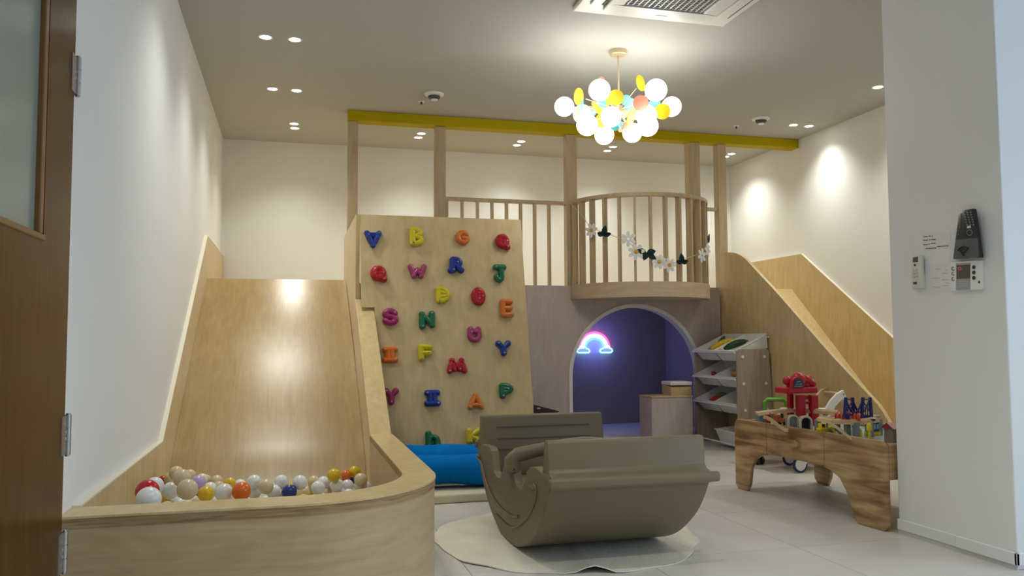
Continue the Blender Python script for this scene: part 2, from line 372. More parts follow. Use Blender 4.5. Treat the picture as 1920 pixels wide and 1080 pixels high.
# curved balcony
BC, BR = (3.30, YP + 0.02), 0.70
def bp(a, r): return (BC[0] + r * math.cos(math.radians(a)), BC[1] + r * math.sin(math.radians(a)))
dk = [bp(180 + 180 * i / 36, BR) for i in range(37)]
MB().prism([(p[0], min(p[1], YP - 0.001)) for p in dk], 'z', ZP - 0.135, ZP + 0.004).build('balcony_deck', BIRCH_H, loft, smooth=True)
ro = [bp(180 + 180 * i / 36, BR - 0.004) for i in range(37)]; rin = [bp(180 + 180 * i / 36, BR - 0.075) for i in range(37)]
MB().strip(ro, rin, RZ - 0.032, RZ).build('balcony_rail', BIRCH_POST, loft, smooth=True)
for i in range(15):
    a = 184 + 172 * i / 14; p = bp(a, BR - 0.04); rd = Vector((math.cos(math.radians(a)), math.sin(math.radians(a)), 0)); tg = Vector((-rd.y, rd.x, 0))
    MB().obox((p[0], p[1], (ZP + RZ - 0.03) / 2), rd, tg, (0, 0, 1), 0.062, 0.022, RZ - 0.032 - ZP).build('baluster', BIRCH_POST, loft)
# cave floor and neon
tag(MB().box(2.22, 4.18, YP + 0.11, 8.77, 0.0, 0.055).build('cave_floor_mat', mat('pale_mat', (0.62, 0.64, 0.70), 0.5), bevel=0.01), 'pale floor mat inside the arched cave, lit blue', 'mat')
NY = 8.752
nc = ony(1115, 653, NY)
neon = thing('rainbow_light', (nc.x, 8.778, nc.z), 'rainbow and cloud neon wall light glowing pink and blue in the cave', 'neon light')
def neonmat(n, c, e): return mat('neon_' + n, c, 0.4, emit=c, estr=e)
def narc(r, nm, c, e):
    MB().tube([(nc.x + r * math.cos(math.radians(a)), NY, nc.z + r * math.sin(math.radians(a))) for a in range(0, 181, 9)], 0.008, 8).build('rainbow_tube', neonmat(nm, c, e), neon, smooth=True, label=nm + ' neon tube')
narc(0.180, 'pink', (1.0, 0.06, 0.36), 2.6)
narc(0.156, 'pale pink', (1.0, 0.62, 0.78), 2.0)
narc(0.132, 'white', (0.62, 0.90, 1.0), 2.0)
narc(0.108, 'blue', (0.04, 0.35, 1.0), 3.2)
for sx in (-1, 1):
    cxn = nc.x + sx * 0.138
    pts = [(-0.062, -0.045), (0.055, -0.045), (0.074, -0.03), (0.066, -0.006), (0.044, 0.002), (0.03, 0.028), (0.004, 0.036), (-0.024, 0.024), (-0.038, 0.0), (-0.064, -0.006), (-0.078, -0.028), (-0.062, -0.045)]
    MB().tube([(cxn + sx * p[0], NY - 0.004, nc.z + p[1] - 0.004) for p in pts], 0.008, 8).build('cloud_tube', neonmat('cyan', (0.20, 0.72, 1.0), 2.8), neon, smooth=True, label='cyan cloud neon tube')
MB().prism([(nc.x + p[0], nc.z + p[1]) for p in arc((0, 0), 0.195, 0, 180, 20) + [(-0.22, -0.055), (0.22, -0.055)]], 'y', 8.764, 8.778).build('backing', CLEAR, neon)
nl = bpy.data.lights.new('neon_glow', 'POINT'); nl.energy = 3.4; nl.color = (0.20, 0.22, 1.0); nl.shadow_soft_size = 0.12
no = bpy.data.objects.new('neon_glow', nl); col.objects.link(no); no.parent = neon; no.location = (0, -0.16, 0.05)

# ------------------------------------------------------------------ slide with ball pit (left)
pit = thing('ball_pit_slide', (-0.1, 4.6, 0), 'wide birch plywood slide running down into a rounded ball pit', 'slide')
outer = [(XL + 0.002, 2.89), (-0.3, 2.885), (0.02, 2.882)] + [(0.02 + 0.56 * math.sin(math.radians(a)), 3.442 - 0.56 * math.cos(math.radians(a))) for a in range(8, 91, 7)] + [(0.58, 3.60), (0.58, 4.90)]
outer = outer[:-2] + [(0.58, 3.6), (0.58, 4.9)]
inner = []
for i, p in enumerate(outer):
    if i < 3: inner.append((p[0], 3.045))
    elif i < len(outer) - 2:
        a = math.radians(8 + 7 * (i - 3)); inner.append((0.02 + 0.435 * math.sin(a), 3.48 - 0.435 * math.cos(a)))
    else: inner.append((0.455, p[1]))
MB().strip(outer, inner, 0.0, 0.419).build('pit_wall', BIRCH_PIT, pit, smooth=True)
MB().strip([(p[0] + (0.002 if i > 4 else 0), p[1] - (0.003 if i < 14 else 0)) for i, p in enumerate(outer)], inner, 0.4192, 0.449).build('rim_edge', PLY_EDGE, pit, smooth=True)
ot = [(p[0] + (0.004 if i > 4 else 0), p[1] - (0.004 if i < 14 else 0)) for i, p in enumerate(outer)]
MB().strip(ot, inner, 0.449, 0.456).build('rim', BIRCH, pit, smooth=True)
MB().prism([(4.90, 0), (6.085, 0), (6.085, 1.305), (4.90, 0.456)], 'x', 0.455, 0.58).build('side_board', BIRCH, pit, bevel=0.004)
LP = [(3.046, 0.0), (3.046, 0.455), (4.876, 0.455), (7.15, 1.868), (YB - 0.004, 1.868), (YB - 0.004, 0.0)]
MB().prism(LP, 'x', XL + 0.002, XL + 0.025).build('wall_panel', BIRCH, pit)
bd = MB(); t = LP[1:5]
for a, b in zip(t[:-1], t[1:]): bd.bar((XL + 0.0135, a[0], a[1] + 0.003), (XL + 0.0135, b[0], b[1] + 0.003), 0.026, 0.007)
bd.build('edge_band', BAND, pit, label='pale edge band on the wall panel')
sl = [(7.2, 1.523)] + [(7.2 - 2.0 * t, 1.523 - 2.0 * t * (0.54 + 0.085 * t)) for t in [i / 12 for i in range(1, 13)]] + [(5.05, 0.12), (5.05, 0.0), (5.3, 0.0), (7.2, 1.40)]
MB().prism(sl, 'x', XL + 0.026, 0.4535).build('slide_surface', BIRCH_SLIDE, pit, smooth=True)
MB().prism([(max(p[0], XL + 0.026), p[1]) for p in inner[:-1]] + [(0.4535, 5.04), (XL + 0.026, 5.04)], 'z', 0.001, 0.15).build('pit_base', MATC, pit)

# ------------------------------------------------------------------ climbing wall
CY1, CZ1, CY0, CZ0 = 6.10, 1.93, 5.787, 0.469
slope = (CY1 - CY0) / (CZ1 - CZ0)
def cyz(z): return CY1 - (CZ1 - z) * slope
cl = thing('climbing_wall', (1.08, 5.9, 0), 'leaning birch plywood climbing wall dotted with colourful letter holds', 'climbing wall')
cp = [(0.4875, 1.24), (0.4875, CZ1), (1.713, CZ1), (1.713, 0), (0.582, 0), (0.582, 1.24)]; n6 = len(cp)
MB().add([(x, cyz(z), z) for x, z in cp] + [(x, cyz(z) + 0.03, z) for x, z in cp], [tuple(range(n6)), tuple(range(2 * n6 - 1, n6 - 1, -1))] + [(i, i + n6, (i + 1) % n6 + n6, (i + 1) % n6) for i in range(n6)]).build('panel', BIRCH_CLIMB, cl)
MB().prism([(6.09, 0), (6.09, 1.3), (6.10, 1.93), (YP - 0.002, 1.93), (YP - 0.002, 0)], 'x', 0.457, 0.486).build('side_panel', BIRCH, cl)
MB().prism([(cyz(0) + 0.031, 0), (CY1 + 0.031, 1.92), (YP - 0.002, 1.92), (YP - 0.002, 0)], 'x', 1.683, 1.712).build('side_panel', BIRCH_GREY, cl)
pn = Vector((0, -1, slope)).normalized()   # panel normal, towards the room
pu = Vector((0, slope, 1)).normalized(); pr = Vector((1, 0, 0))
P0 = Vector((1, CY1, CZ1))
def A(cx, cy, rx, ry, a0, a1, n=12): return [(cx + rx * math.cos(math.radians(a0 + (a1 - a0) * i / n)), cy + ry * math.sin(math.radians(a0 + (a1 - a0) * i / n))) for i in range(n + 1)]
GLY = {
 'A': ([[(-.36, -.36), (0, .36), (.36, -.36)], [(-.26, -.24), (.26, -.24)]], .12),
 'B': ([[(-.25, -.36), (-.25, .36)], A(-.22, .19, .42, .17, 90, -90), A(-.22, -.18, .48, .19, 90, -90)], .14),
 'G': ([A(0, 0, .34, .34, 35, 340), [(.32, -.10), (.02, -.02)]], .16),
 'Q': ([A(0, .03, .31, .31, 0, 360, 18), [(-.15, 0), (.15, 0)], [(.1, -.15), (.36, -.38)]], .17),
 'W': ([[(-.38, .36), (-.2, -.34), (0, .12), (.2, -.34), (.38, .36)]], .13),
 'R': ([[(-.22, -.36), (-.2, .34)], A(-.16, .16, .40, .19, 90, -90), [(-.02, -.02), (.33, -.36)], [(-.36, -.38), (-.2, -.36)], [(-.1, .14), (.1, .14)]], .15),
 'J': ([[(-.30, .36), (.34, .36)], [(.12, .36), (.12, -.15)] + A(-.06, -.15, .2, .22, 0, -170)], .15),
 'D': ([[(-.27, -.36), (-.27, .36)], A(-.25, 0, .55, .36, 90, -90), [(-.2, .12), (.18, .12)], [(-.2, -.1), (.18, -.1)]], .14),
 'O': ([A(0, 0, .28, .33, 0, 360, 20), [(0, .15), (0, -.15)]], .17),
 'E': ([[(-.26, -.36), (-.26, .36)], [(-.26, .36), (.30, .36)], [(-.26, 0), (.24, 0)], [(-.26, -.36), (.30, -.36)]], .14),
 'S': ([A(0, .18, .28, .18, 20, 270) + A(0, -.19, .3, .19, 90, -160)], .15),
 'N': ([[(-.3, -.38), (-.3, .34), (.3, -.30), (.3, .38)]], .14),
 'U': ([[(-.28, .38), (-.30, .1)] + A(0, -.1, .32, .27, 180, 360) + [(.30, .1), (.28, .38)], A(0, .12, .26, .1, 20, 160)], .14),
 'I': ([[(-.32, .34), (.32, .34)], [(-.13, .32), (-.13, -.32)], [(.13, .32), (.13, -.32)], [(-.34, -.35), (.34, -.35)]], .14),
 'F': ([[(-.24, -.38), (-.24, .36)], [(-.24, .34), (.32, .34)], [(-.24, -.04), (.28, -.04)]], .15),
 'Y': ([[(-.34, .36), (0, 0), (.34, .36)], [(0, 0), (0, -.36)]], .16),
 'M': ([[(-.38, -.36), (-.24, .34), (0, -.05), (.24, .34), (.38, -.36)], [(-.18, .05), (-.14, -.25)], [(.18, .05), (.14, -.25)]], .13),
 'P': ([[(-.24, -.38), (-.24, .34)], A(-.2, .12, .48, .22, 90, -90), [(-.1, .12), (.1, .12)]], .15),
 'h': ([[(-.28, -.38), (-.28, .38)], A(0, -.12, .27, .26, 170, 0) + [(.28, -.38)]], .15),
 'K': ([[(-.26, -.36), (-.26, .36)], [(.30, .36), (-.16, 0), (.30, -.36)]], .15)}
HC = {'blue': (0.006, 0.035, 0.27), 'yellow': (0.62, 0.50, 0.010), 'orange': (0.66, 0.155, 0.014), 'red': (0.42, 0.006, 0.018), 'pink': (0.36, 0.035, 0.14), 'green': (0.004, 0.135, 0.055), 'magenta': (0.33, 0.016, 0.13)}
HOLDS = [(699, 450, 33, 35, 'blue', 'A', 180, 'blue upside-down letter A climbing hold at the top left corner'),
 (781, 445, 28, 38, 'yellow', 'B', 0, 'yellow letter B climbing hold in the top row of the wall'),
 (867, 447, 27, 30, 'orange', 'G', 0, 'orange round letter G climbing hold in the top row'),
 (941, 455, 30, 33, 'red', 'Q', 0, 'crimson letter Q climbing hold at the top right corner'),
 (709, 515, 33, 34, 'red', 'Q', 0, 'red letter Q climbing hold below the blue A'),
 (782, 510, 36, 29, 'pink', 'W', 0, 'pink letter W climbing hold below the yellow B'),
 (854, 498, 33, 34, 'blue', 'R', 0, 'blue letter R climbing hold below the orange G'),
 (936, 514, 28, 36, 'green', 'J', 0, 'green letter J climbing hold below the crimson Q'),
 (830, 554, 29, 34, 'yellow', 'D', 0, 'yellow ribbed letter D climbing hold below the blue R'),
 (896, 557, 28, 36, 'red', 'O', 0, 'red oval letter O climbing hold beside the yellow D'),
 (949, 579, 27, 36, 'orange', 'E', 0, 'orange letter E climbing hold at the right edge of the wall'),
 (731, 595, 31, 34, 'magenta', 'S', 0, 'magenta letter S climbing hold near the slide board'),
 (800, 601, 31, 36, 'green', 'N', 0, 'green letter N climbing hold beside the magenta S'),
 (889, 628, 28, 31, 'pink', 'U', 0, 'pink ring-shaped letter U climbing hold below the red O'),
 (731, 666, 31, 31, 'orange', 'I', 0, 'orange letter I climbing hold next to the slide board'),
 (796, 662, 30, 33, 'yellow', 'F', 0, 'yellow letter F climbing hold below the green N'),
 (943, 654, 31, 30, 'blue', 'Y', 0, 'blue letter Y climbing hold below the orange E'),
 (856, 686, 39, 31, 'red', 'M', 0, 'red letter M climbing hold in the middle of the wall'),
 (733, 744, 30, 32, 'magenta', 'Y', 0, 'magenta letter Y climbing hold half hidden by the slide board'),
 (810, 747, 32, 31, 'blue', 'I', 0, 'blue letter I climbing hold in the lower part of the wall'),
 (891, 753, 31, 31, 'orange', 'A', 0, 'orange letter A climbing hold below the red M'),
 (948, 733, 29, 31, 'green', 'P', 0, 'green letter P climbing hold below the blue Y'),
 (811, 824, 28, 32, 'green', 'h', 0, 'dark green letter h climbing hold just above the blue bolsters'),
 (888, 818, 32, 30, 'yellow', 'K', 0, 'yellow letter K climbing hold behind the taupe seesaw')]
for (px, py, w, h, c, g, rot, lab) in HOLDS:
    c3 = onplane(px, py, P0, pn); k = (c3 - EYE).length / FPX
    W, Hh = w * k, h * k
    strokes, r = GLY[g]; r = r * 1.45
    base = c3 + pn * 0.002
    hold = thing('climbing_hold', base, lab, 'climbing hold', 'letter holds on the climbing wall')
    mb = MB(); ca, sa = math.cos(math.radians(rot)), math.sin(math.radians(rot))
    for st in strokes:
        pts = [st[0]]
        for a, b in zip(st[:-1], st[1:]):
            nn = max(1, int(math.hypot(b[0] - a[0], b[1] - a[1]) / 0.25))
            pts += [(a[0] + (b[0] - a[0]) * i / nn, a[1] + (b[1] - a[1]) * i / nn) for i in range(1, nn + 1)]
        P3 = []
        for x, y in pts:
            x, y = x * ca - y * sa, x * sa + y * ca
            P3.append(Vector((x * W, y * Hh, 0)))
        rad = r * min(W, Hh)
        for q in P3: mb.sph(q, rad * 1.0, 10, 6)
        mb.tube(P3, rad, 10)
    Mx = Matrix((pr, pu, pn)).transposed().to_4x4()
    fx = W / 2 / max(abs(v.x) for v in mb.v); fy = Hh / 2 / max(abs(v.y) for v in mb.v)
    for v in mb.v: v.x *= fx; v.y *= fy; v.z = max(0.0, (v.z + rad * 0.55)) * 1.0
    Mx.translation = base
    mb.xf(Mx).build('hold_body', mat('hold_' + c, HC[c], 0.28), hold, smooth=True); hbody = hold.children[0]
    bx = [(strokes[0][0], 0), (strokes[-1][-1], 1)]
    for (p, _) in bx:
        x, y = (p[0] * ca - p[1] * sa) * fx, (p[0] * sa + p[1] * ca) * fy
        MB().cyl(base + pr * (x * W) + pu * (y * Hh) + pn * (rad * 1.55), 0.006, 0.006, pn, 8).build('bolt', STEEL, hbody)
# foam mat and blue bolsters
tag(MB().box(0.60, 1.72, 5.06, 5.655, 0.0, 0.055).build('landing_mat', MATC, bevel=0.012), 'cream padded landing mat at the foot of the climbing wall', 'mat')
def bolster(yc, zc, r, x0, x1, lab, sag):
    t = thing('bolster', ((x0 + x1) / 2, yc, zc - r), lab, 'cushion', 'blue bolsters under the climbing wall')
    n = 22; pts = []; rs = []
    for i in range(n + 1):
        u = i / n; x = x0 + (x1 - x0) * u
        pts.append((x, yc + 0.012 * math.sin(7 * u + sag), zc + 0.008 * math.sin(5 * u + sag)))
        e = min(u, 1 - u) * n; rs.append(r * (0.86 if e < 0.5 else 0.96 if e < 1.5 else 1.0) + 0.005 * math.sin(13 * u + sag))
    MB().tube(pts, rs, 28).build('cover', BLUEC, t, smooth=True)
    MB().cyl((x0 - 0.004, pts[0][1], pts[0][2]), r * 0.84, 0.012, (1, 0, 0), 24).build('end_cap', NAVY, t)  # near-black navy disc closing the left end
bolster(5.295, 0.165, 0.094, 0.70, 1.52, 'blue bolster cushion lying in front on the cream mat', 0.3)
bolster(5.545, 0.187, 0.117, 0.63, 1.46, 'blue bolster cushion tucked behind the front one against the wall', 1.7)

# ------------------------------------------------------------------ right slide
rs_ = thing('narrow_slide', (4.66, 6.4, 0), 'narrow birch plywood slide along the right wall', 'slide')
def cv(p0, p1, p2, n=6): return [((1 - t) ** 2 * p0[0] + 2 * t * (1 - t) * p1[0] + t * t * p2[0], (1 - t) ** 2 * p0[1] + 2 * t * (1 - t) * p1[1] + t * t * p2[1]) for t in [i / n for i in range(n + 1)]]
lp = [(YP, 0), (YP, 1.80)] + cv((7.44, 1.865), (7.20, 1.87), (7.03, 1.775)) + [(6.53, 1.432), (5.74, 0.855), (5.36, 0.60)] + cv((5.30, 0.56), (5.08, 0.42), (5.05, 0.20)) + [(5.05, 0)]
MB().prism(lp, 'x', 4.205, 4.235).build('side_panel', BIRCH, rs_)
rp = [(YB - 0.004, ZP), (YB - 0.004, 1.875), (7.444, 1.875), (5.05, 0.27), (5.05, 0.0), (6.0, 0.0), (7.6, ZP - 0.06)]
MB().prism(rp, 'x', 5.11, XR - 0.002).build('wall_panel', BIRCH, rs_)
bd = MB(); t = rp[1:4]
for a, b in zip(t[:-1], t[1:]): bd.bar((5.124, a[0], a[1] + 0.003), (5.124, b[0], b[1] + 0.003), 0.028, 0.007)
bd.build('edge_band', BAND, rs_)
ss = [(7.62, 1.523)] + cv((6.10, 0.20), (5.92, 0.055), (5.7, 0.045)) + [(5.05, 0.045), (5.05, 0.0), (5.95, 0.0), (7.62, 1.462)]
MB().prism(ss, 'x', 4.236, 5.109).build('slide_surface', BIRCH, rs_)

# ------------------------------------------------------------------ balls
BCOL = {'white': (0.80, 0.80, 0.78), 'beige': (0.66, 0.53, 0.33), 'red': (0.52, 0.008, 0.012), 'yellow': (0.72, 0.46, 0.015), 'lilac': (0.52, 0.38, 0.66), 'green': (0.006, 0.20, 0.05), 'orange': (0.72, 0.145, 0.012), 'blue': (0.01, 0.035, 0.20), 'pink': (0.74, 0.56, 0.55), 'cream': (0.76, 0.68, 0.46)}
BALLS = [(402,188,95,'beige'),(355,228,80,'beige'),(300,240,60,'red'),(445,225,120,'beige'),(505,205,80,'beige'),(240,285,120,'white'),(330,262,70,'orange'),(185,325,155,'red'),(195,385,165,'white'),(312,365,95,'yellow'),(360,320,115,'white'),(485,310,140,'beige'),(565,260,100,'lilac'),(595,235,80,'cream'),(622,245,85,'beige'),(705,250,85,'beige'),(655,305,90,'white'),(550,385,80,'green'),(625,345,110,'yellow'),(360,412,75,'cream'),(720,295,85,'beige'),(805,267,80,'yellow'),(785,302,88,'cream'),(760,335,125,'white'),(880,280,85,'white'),(890,325,130,'orange'),(925,375,90,'yellow'),(985,255,100,'white'),(988,325,100,'white'),(1075,290,105,'beige'),(1062,352,80,'white'),(1135,330,100,'white'),(1190,255,100,'white'),(1205,312,80,'yellow'),(1250,330,105,'blue'),(1232,352,100,'white'),(1330,260,105,'white'),(1350,325,95,'cream'),(1367,348,92,'yellow'),(1435,255,90,'beige'),(1410,310,85,'pink'),(1465,300,100,'white'),(1505,262,92,'white'),(1500,340,85,'cream'),(1585,205,95,'yellow'),(1595,228,95,'beige'),(1605,280,95,'white'),(1585,312,92,'pink'),(1672,208,80,'orange'),(1740,180,85,'yellow'),(1725,228,88,'blue'),(1685,285,92,'white'),(1785,238,95,'beige'),(1785,275,95,'white'),(1820,300,92,'white'),(1715,330,85,'white')]
NUM = ['first', 'second', 'third', 'fourth', 'fifth', 'sixth', 'seventh', 'eighth', 'ninth', 'tenth', 'eleventh', 'twelfth', 'thirteenth', 'fourteenth', 'fifteenth', 'sixteenth', 'seventeenth', 'eighteenth', 'nineteenth', 'twentieth', 'twenty-first', 'twenty-second']
bl = []
for (x, y, d, c) in BALLS:
    px, py, dp = 230 + x / 4, 840 + y / 4, d / 4
    diam = 0.071 if dp < 25 else 0.071 + min(1, (dp - 25) / 12) * 0.018
    v = ray(px, py).normalized(); D = diam * FPX / dp * 0.985
    D = min(max(D, 3.35), 4.72)
    bl.append([v, D, dp * D / FPX / 2, c, px])
for it in range(60):
    for i in range(len(bl)):
        for j in range(i + 1, len(bl)):
            a, b = bl[i], bl[j]; pa, pb = a[0] * a[1], b[0] * b[1]
            o = a[2] + b[2] - (pa - pb).length
            if o > 0:
                s = 0.3 * o if a[1] > b[1] else -0.3 * o
                a[1] += s; b[1] -= s
ball_src = {}
def ball(p, r, c, label, group):
    if c not in ball_src:
        o = MB().sph((0, 0, 0), 1.0, 24, 14).build('ball', mat('ball_' + c, BCOL[c], 0.22), smooth=True); me = o.data
        for v in me.vertices: v.co += Vector((0, 0, -1.0))
        ball_src[c] = me; bpy.data.objects.remove(o)
    o = bpy.data.objects.new('ball', ball_src[c]); col.objects.link(o); o.location = p; o.scale = (r, r, r)
    return tag(o, label, 'ball', group)
cnt = {}
for q in bl: cnt[q[3]] = cnt.get(q[3], 0) + 1
order = {}
done_pts = []
for q in sorted(bl, key=lambda q: q[4]):
    v, D, r, c, px = q; p = EYE + v * D
    r = D * (r / D); p.x = min(max(p.x, XL + 0.03 + r), 0.45 - r)
    k = order.get(c, 0); order[c] = k + 1
    lab = f'{c} plastic ball in the ball pit' + ('' if cnt[c] == 1 else f', {NUM[k]} {c} one from the left')
    ball(p, r, c, lab, 'balls in the ball pit'); done_pts.append((p, r))
rng = random.Random(3); cols = ['white', 'white', 'beige', 'cream', 'white', 'beige', 'cream', 'white', 'yellow']
lower = 0; y = 3.10; row = 0
while y < 4.85 and lower < 220:
    x = XL + 0.075 + (0.045 if row % 2 else 0)
    while x < 0.41:
        pp = Vector((x, y, 0.1895))
        corner = x > 0.02 and y < 3.48 and math.hypot(x - 0.02, y - 3.48) > 0.39
        if not corner and all((pp - a).length > 0.0385 + b + 0.001 for a, b in done_pts):
            ball(pp, 0.0385, rng.choice(cols), 'plastic ball in the bottom layer of the ball pit, under the others', 'buried balls in the ball pit'); lower += 1
        x += 0.092
    y += 0.084; row += 1

# ------------------------------------------------------------------ rug and seesaw
rug = MB(); ctr = Vector((1.36, 4.05, 0)); n = 96; ring = []; ring2 = []
for i in range(n):
    a = 2 * math.pi * i / n
    rr = 0.665 + 0.012 * math.sin(5 * a + 1) + 0.008 * math.sin(11 * a) + 0.006 * math.sin(17 * a + 2)
    z = 0.006 + 0.004 * max(0, math.sin(7 * a + 0.5))
    da = abs((a - math.radians(262) + math.pi) % (2 * math.pi) - math.pi)
    if da < 0.13: z += 0.028 * (1 - da / 0.13) ** 0.7
    ring.append(Vector((ctr.x + rr * math.cos(a), ctr.y + rr * 1.03 * math.sin(a), z)))
    ring2.append(Vector((ctr.x + rr * 0.86 * math.cos(a), ctr.y + rr * 0.88 * math.sin(a), 0.006)))
vs = [ctr + Vector((0, 0, 0.006))] + ring2 + ring + [v - Vector((0, 0, 0.005)) for v in ring] + [v - Vector((0, 0, 0.005)) for v in ring2] + [ctr + Vector((0, 0, 0.001))]
fs = []
for i in range(n):
    j = (i + 1) % n
    fs += [(0, 1 + i, 1 + j), (1 + i, 1 + n + i, 1 + n + j, 1 + j), (1 + n + i, 1 + 2 * n + i, 1 + 2 * n + j, 1 + n + j), (1 + 2 * n + i, 1 + 3 * n + i, 1 + 3 * n + j, 1 + 2 * n + j), (4 * n + 1, 1 + 3 * n + j, 1 + 3 * n + i)]
tag(rug.add(vs, fs).build('round_rug', RUG, smooth=True), 'round white felt rug with a wavy edge under the seesaw', 'rug')

SX0, SX1, SY = 1.05, 1.79, 4.005
see = thing('rocking_seesaw', ((SX0 + SX1) / 2, SY, 0.006), 'taupe plastic rocking seesaw with two facing seats on the white rug', 'seesaw')
BZ = 0.0065
half = [(0.0, 0.0), (0.12, 0.006), (0.25, 0.035), (0.38, 0.085), (0.50, 0.16), (0.58, 0.225), (0.64, 0.295), (0.685, 0.365)]
def smooth_curve(P, n=4):
    out = []
    for i in range(len(P) - 1):
        p0 = P[max(i - 1, 0)] if i > 0 else (-P[1][0], P[1][1]); p1 = P[i]; p2 = P[i + 1]; p3 = P[min(i + 2, len(P) - 1)]
        for k in range(n):
            t = k / n
            out.append(tuple(0.5 * (2 * p1[j] + (p2[j] - p0[j]) * t + (2 * p0[j] - 5 * p1[j] + 4 * p2[j] - p3[j]) * t * t + (3 * p1[j] - p0[j] - 3 * p2[j] + p3[j]) * t ** 3) for j in (0, 1)))
    out.append(P[-1]); return out
hc = smooth_curve(half)
belly = [(-t, z) for t, z in reversed(hc)] + hc[1:]
TH = 0.03
def offs(P, th):
    out = []
    for i, p in enumerate(P):
        a = P[max(i - 1, 0)]; b = P[min(i + 1, len(P) - 1)]; d = Vector((b[0] - a[0], b[1] - a[1])).normalized()
        out.append((p[0] - d.y * th, p[1] + d.x * th))
    return out
bi = offs(belly, TH)
MB().prism([(SY + t, z + BZ) for t, z in belly] + [(SY + t, z + BZ) for t, z in reversed(bi)], 'x', SX0 + 0.0005, SX1 - 0.0005).build('belly', TAUPE, see, bevel=0.008, smooth=True, angle=1.2)
def seat(sg):
    S = lambda t, z: (SY + sg * t, z + BZ)
    # moulded back with a flared lip on the outside
    back = [(0.685, 0.362), (0.715, 0.372), (0.722, 0.395), (0.712, 0.418), (0.672, 0.428), (0.655, 0.445), (0.648, 0.555), (0.64, 0.566), (0.605, 0.566), (0.596, 0.556), (0.575, 0.44), (0.545, 0.30), (0.535, 0.235), (0.56, 0.235)]
    if sg < 0: pass
    o = MB().prism([S(*p) for p in back], 'x', SX0 + 0.005, SX1 - 0.005).build('seat_back', TAUPE, see, bevel=0.006, smooth=True, angle=0.5)
    for (t, z) in ((0.586, 0.50), (0.5745, 0.435), (0.562, 0.375)):
        MB().box(SX0 + 0.09, SX1 - 0.09, SY + sg * t - 0.004, SY + sg * t + 0.004, BZ + z - 0.004, BZ + z + 0.004).build('groove_shade', TAUPE_SHADE, o)
    MB().prism([S(*p) for p in [(0.25, 0.235), (0.54, 0.235), (0.54, 0.20), (0.27, 0.20), (0.27, 0.06), (0.25, 0.05)]], 'x', SX0 + 0.045, SX1 - 0.045).build('seat', TAUPE, see, bevel=0.008)
    MB().box(SX0 - 0.01, SX1 + 0.035 if sg < 0 else SX1 + 0.02, min(S(0.69, 0)[0], S(0.722, 0)[0]), max(S(0.69, 0)[0], S(0.722, 0)[0]), BZ + 0.372, BZ + 0.416).build('lip', TAUPE, see, bevel=0.012, seg=3, smooth=True)
seat(1); seat(-1)
def onsx(x, y): p = onx(x, y, SX0); return (p.y - SY, p.z - BZ)
top_edge = [onsx(*q) for q in [(897, 838), (902, 832), (917, 838), (921, 846), (925, 884), (931, 894), (937, 896), (942, 878), (945, 872), (957, 876), (962, 888), (966, 908), (976, 917), (981, 908), (987, 882), (992, 876), (1000, 875), (1013, 886)]]
side = offs(belly, 0.006)
poly = [(SY + t, z + BZ) for t, z in side] + [(SY + 0.69, BZ + 0.40), (SY + 0.655, BZ + 0.43)] + [(SY + t, BZ + z) for t, z in top_edge] + [(SY - 0.655, BZ + 0.43), (SY - 0.69, BZ + 0.40)]
for xs in (SX0, SX1 - 0.045):
    MB().prism(poly, 'x', xs + 0.002, xs + 0.043).build('side_wall', TAUPE, see, bevel=0.005, smooth=True, angle=0.5)
mid = [onsx(*q) for q in [(900, 856), (904, 872), (912, 905), (925, 935), (943, 957), (960, 968), (972, 968)]]
MB().tube([(SX0 - 0.001, SY + t, BZ + z) for t, z in smooth_curve(mid)], 0.007, 8).build('moulded_line', TAUPE, see, smooth=True)
mid = [onsx(*q) for q in [(994, 912), (1001, 909), (1006, 918), (1003, 940), (990, 968), (968, 988), (948, 984), (930, 965)]]
MB().tube([(SX0 - 0.001, SY + t, BZ + z) for t, z in smooth_curve(mid)], 0.007, 8).build('moulded_line', TAUPE, see, smooth=True)
hz0, hy0 = onsx(958, 862)[1] + BZ, SY + onsx(958, 862)[0]
hp = [(SX0 + 0.005, hy0, hz0 - 0.055), (SX0 + 0.008, hy0, hz0 + 0.0), (SX0 + 0.03, hy0, hz0 + 0.022), (SX0 + 0.12, hy0, hz0 + 0.038), (SX0 + 0.27, hy0, hz0 + 0.062), ((SX0 + SX1) / 2, hy0, hz0 + 0.07)]
hp += [(SX0 + SX1 - x, y, z) for x, y, z in reversed(hp[:-1])]
hb = MB()
hb.tube(hp, [0.052, 0.05, 0.047, 0.042, 0.038, 0.037, 0.038, 0.042, 0.047, 0.05, 0.052], 12, sx=0.75)
hb.build('hand_bar', TAUPE, see, smooth=True, label='arched hand bar between the seats')
for q in ((946, 872), (958, 880), (964, 880)):
    p = onx(q[0], q[1], SX0 - 0.002); MB().cyl(p, 0.006, 0.006, (1, 0, 0), 8).build('screw', BLACK, see)

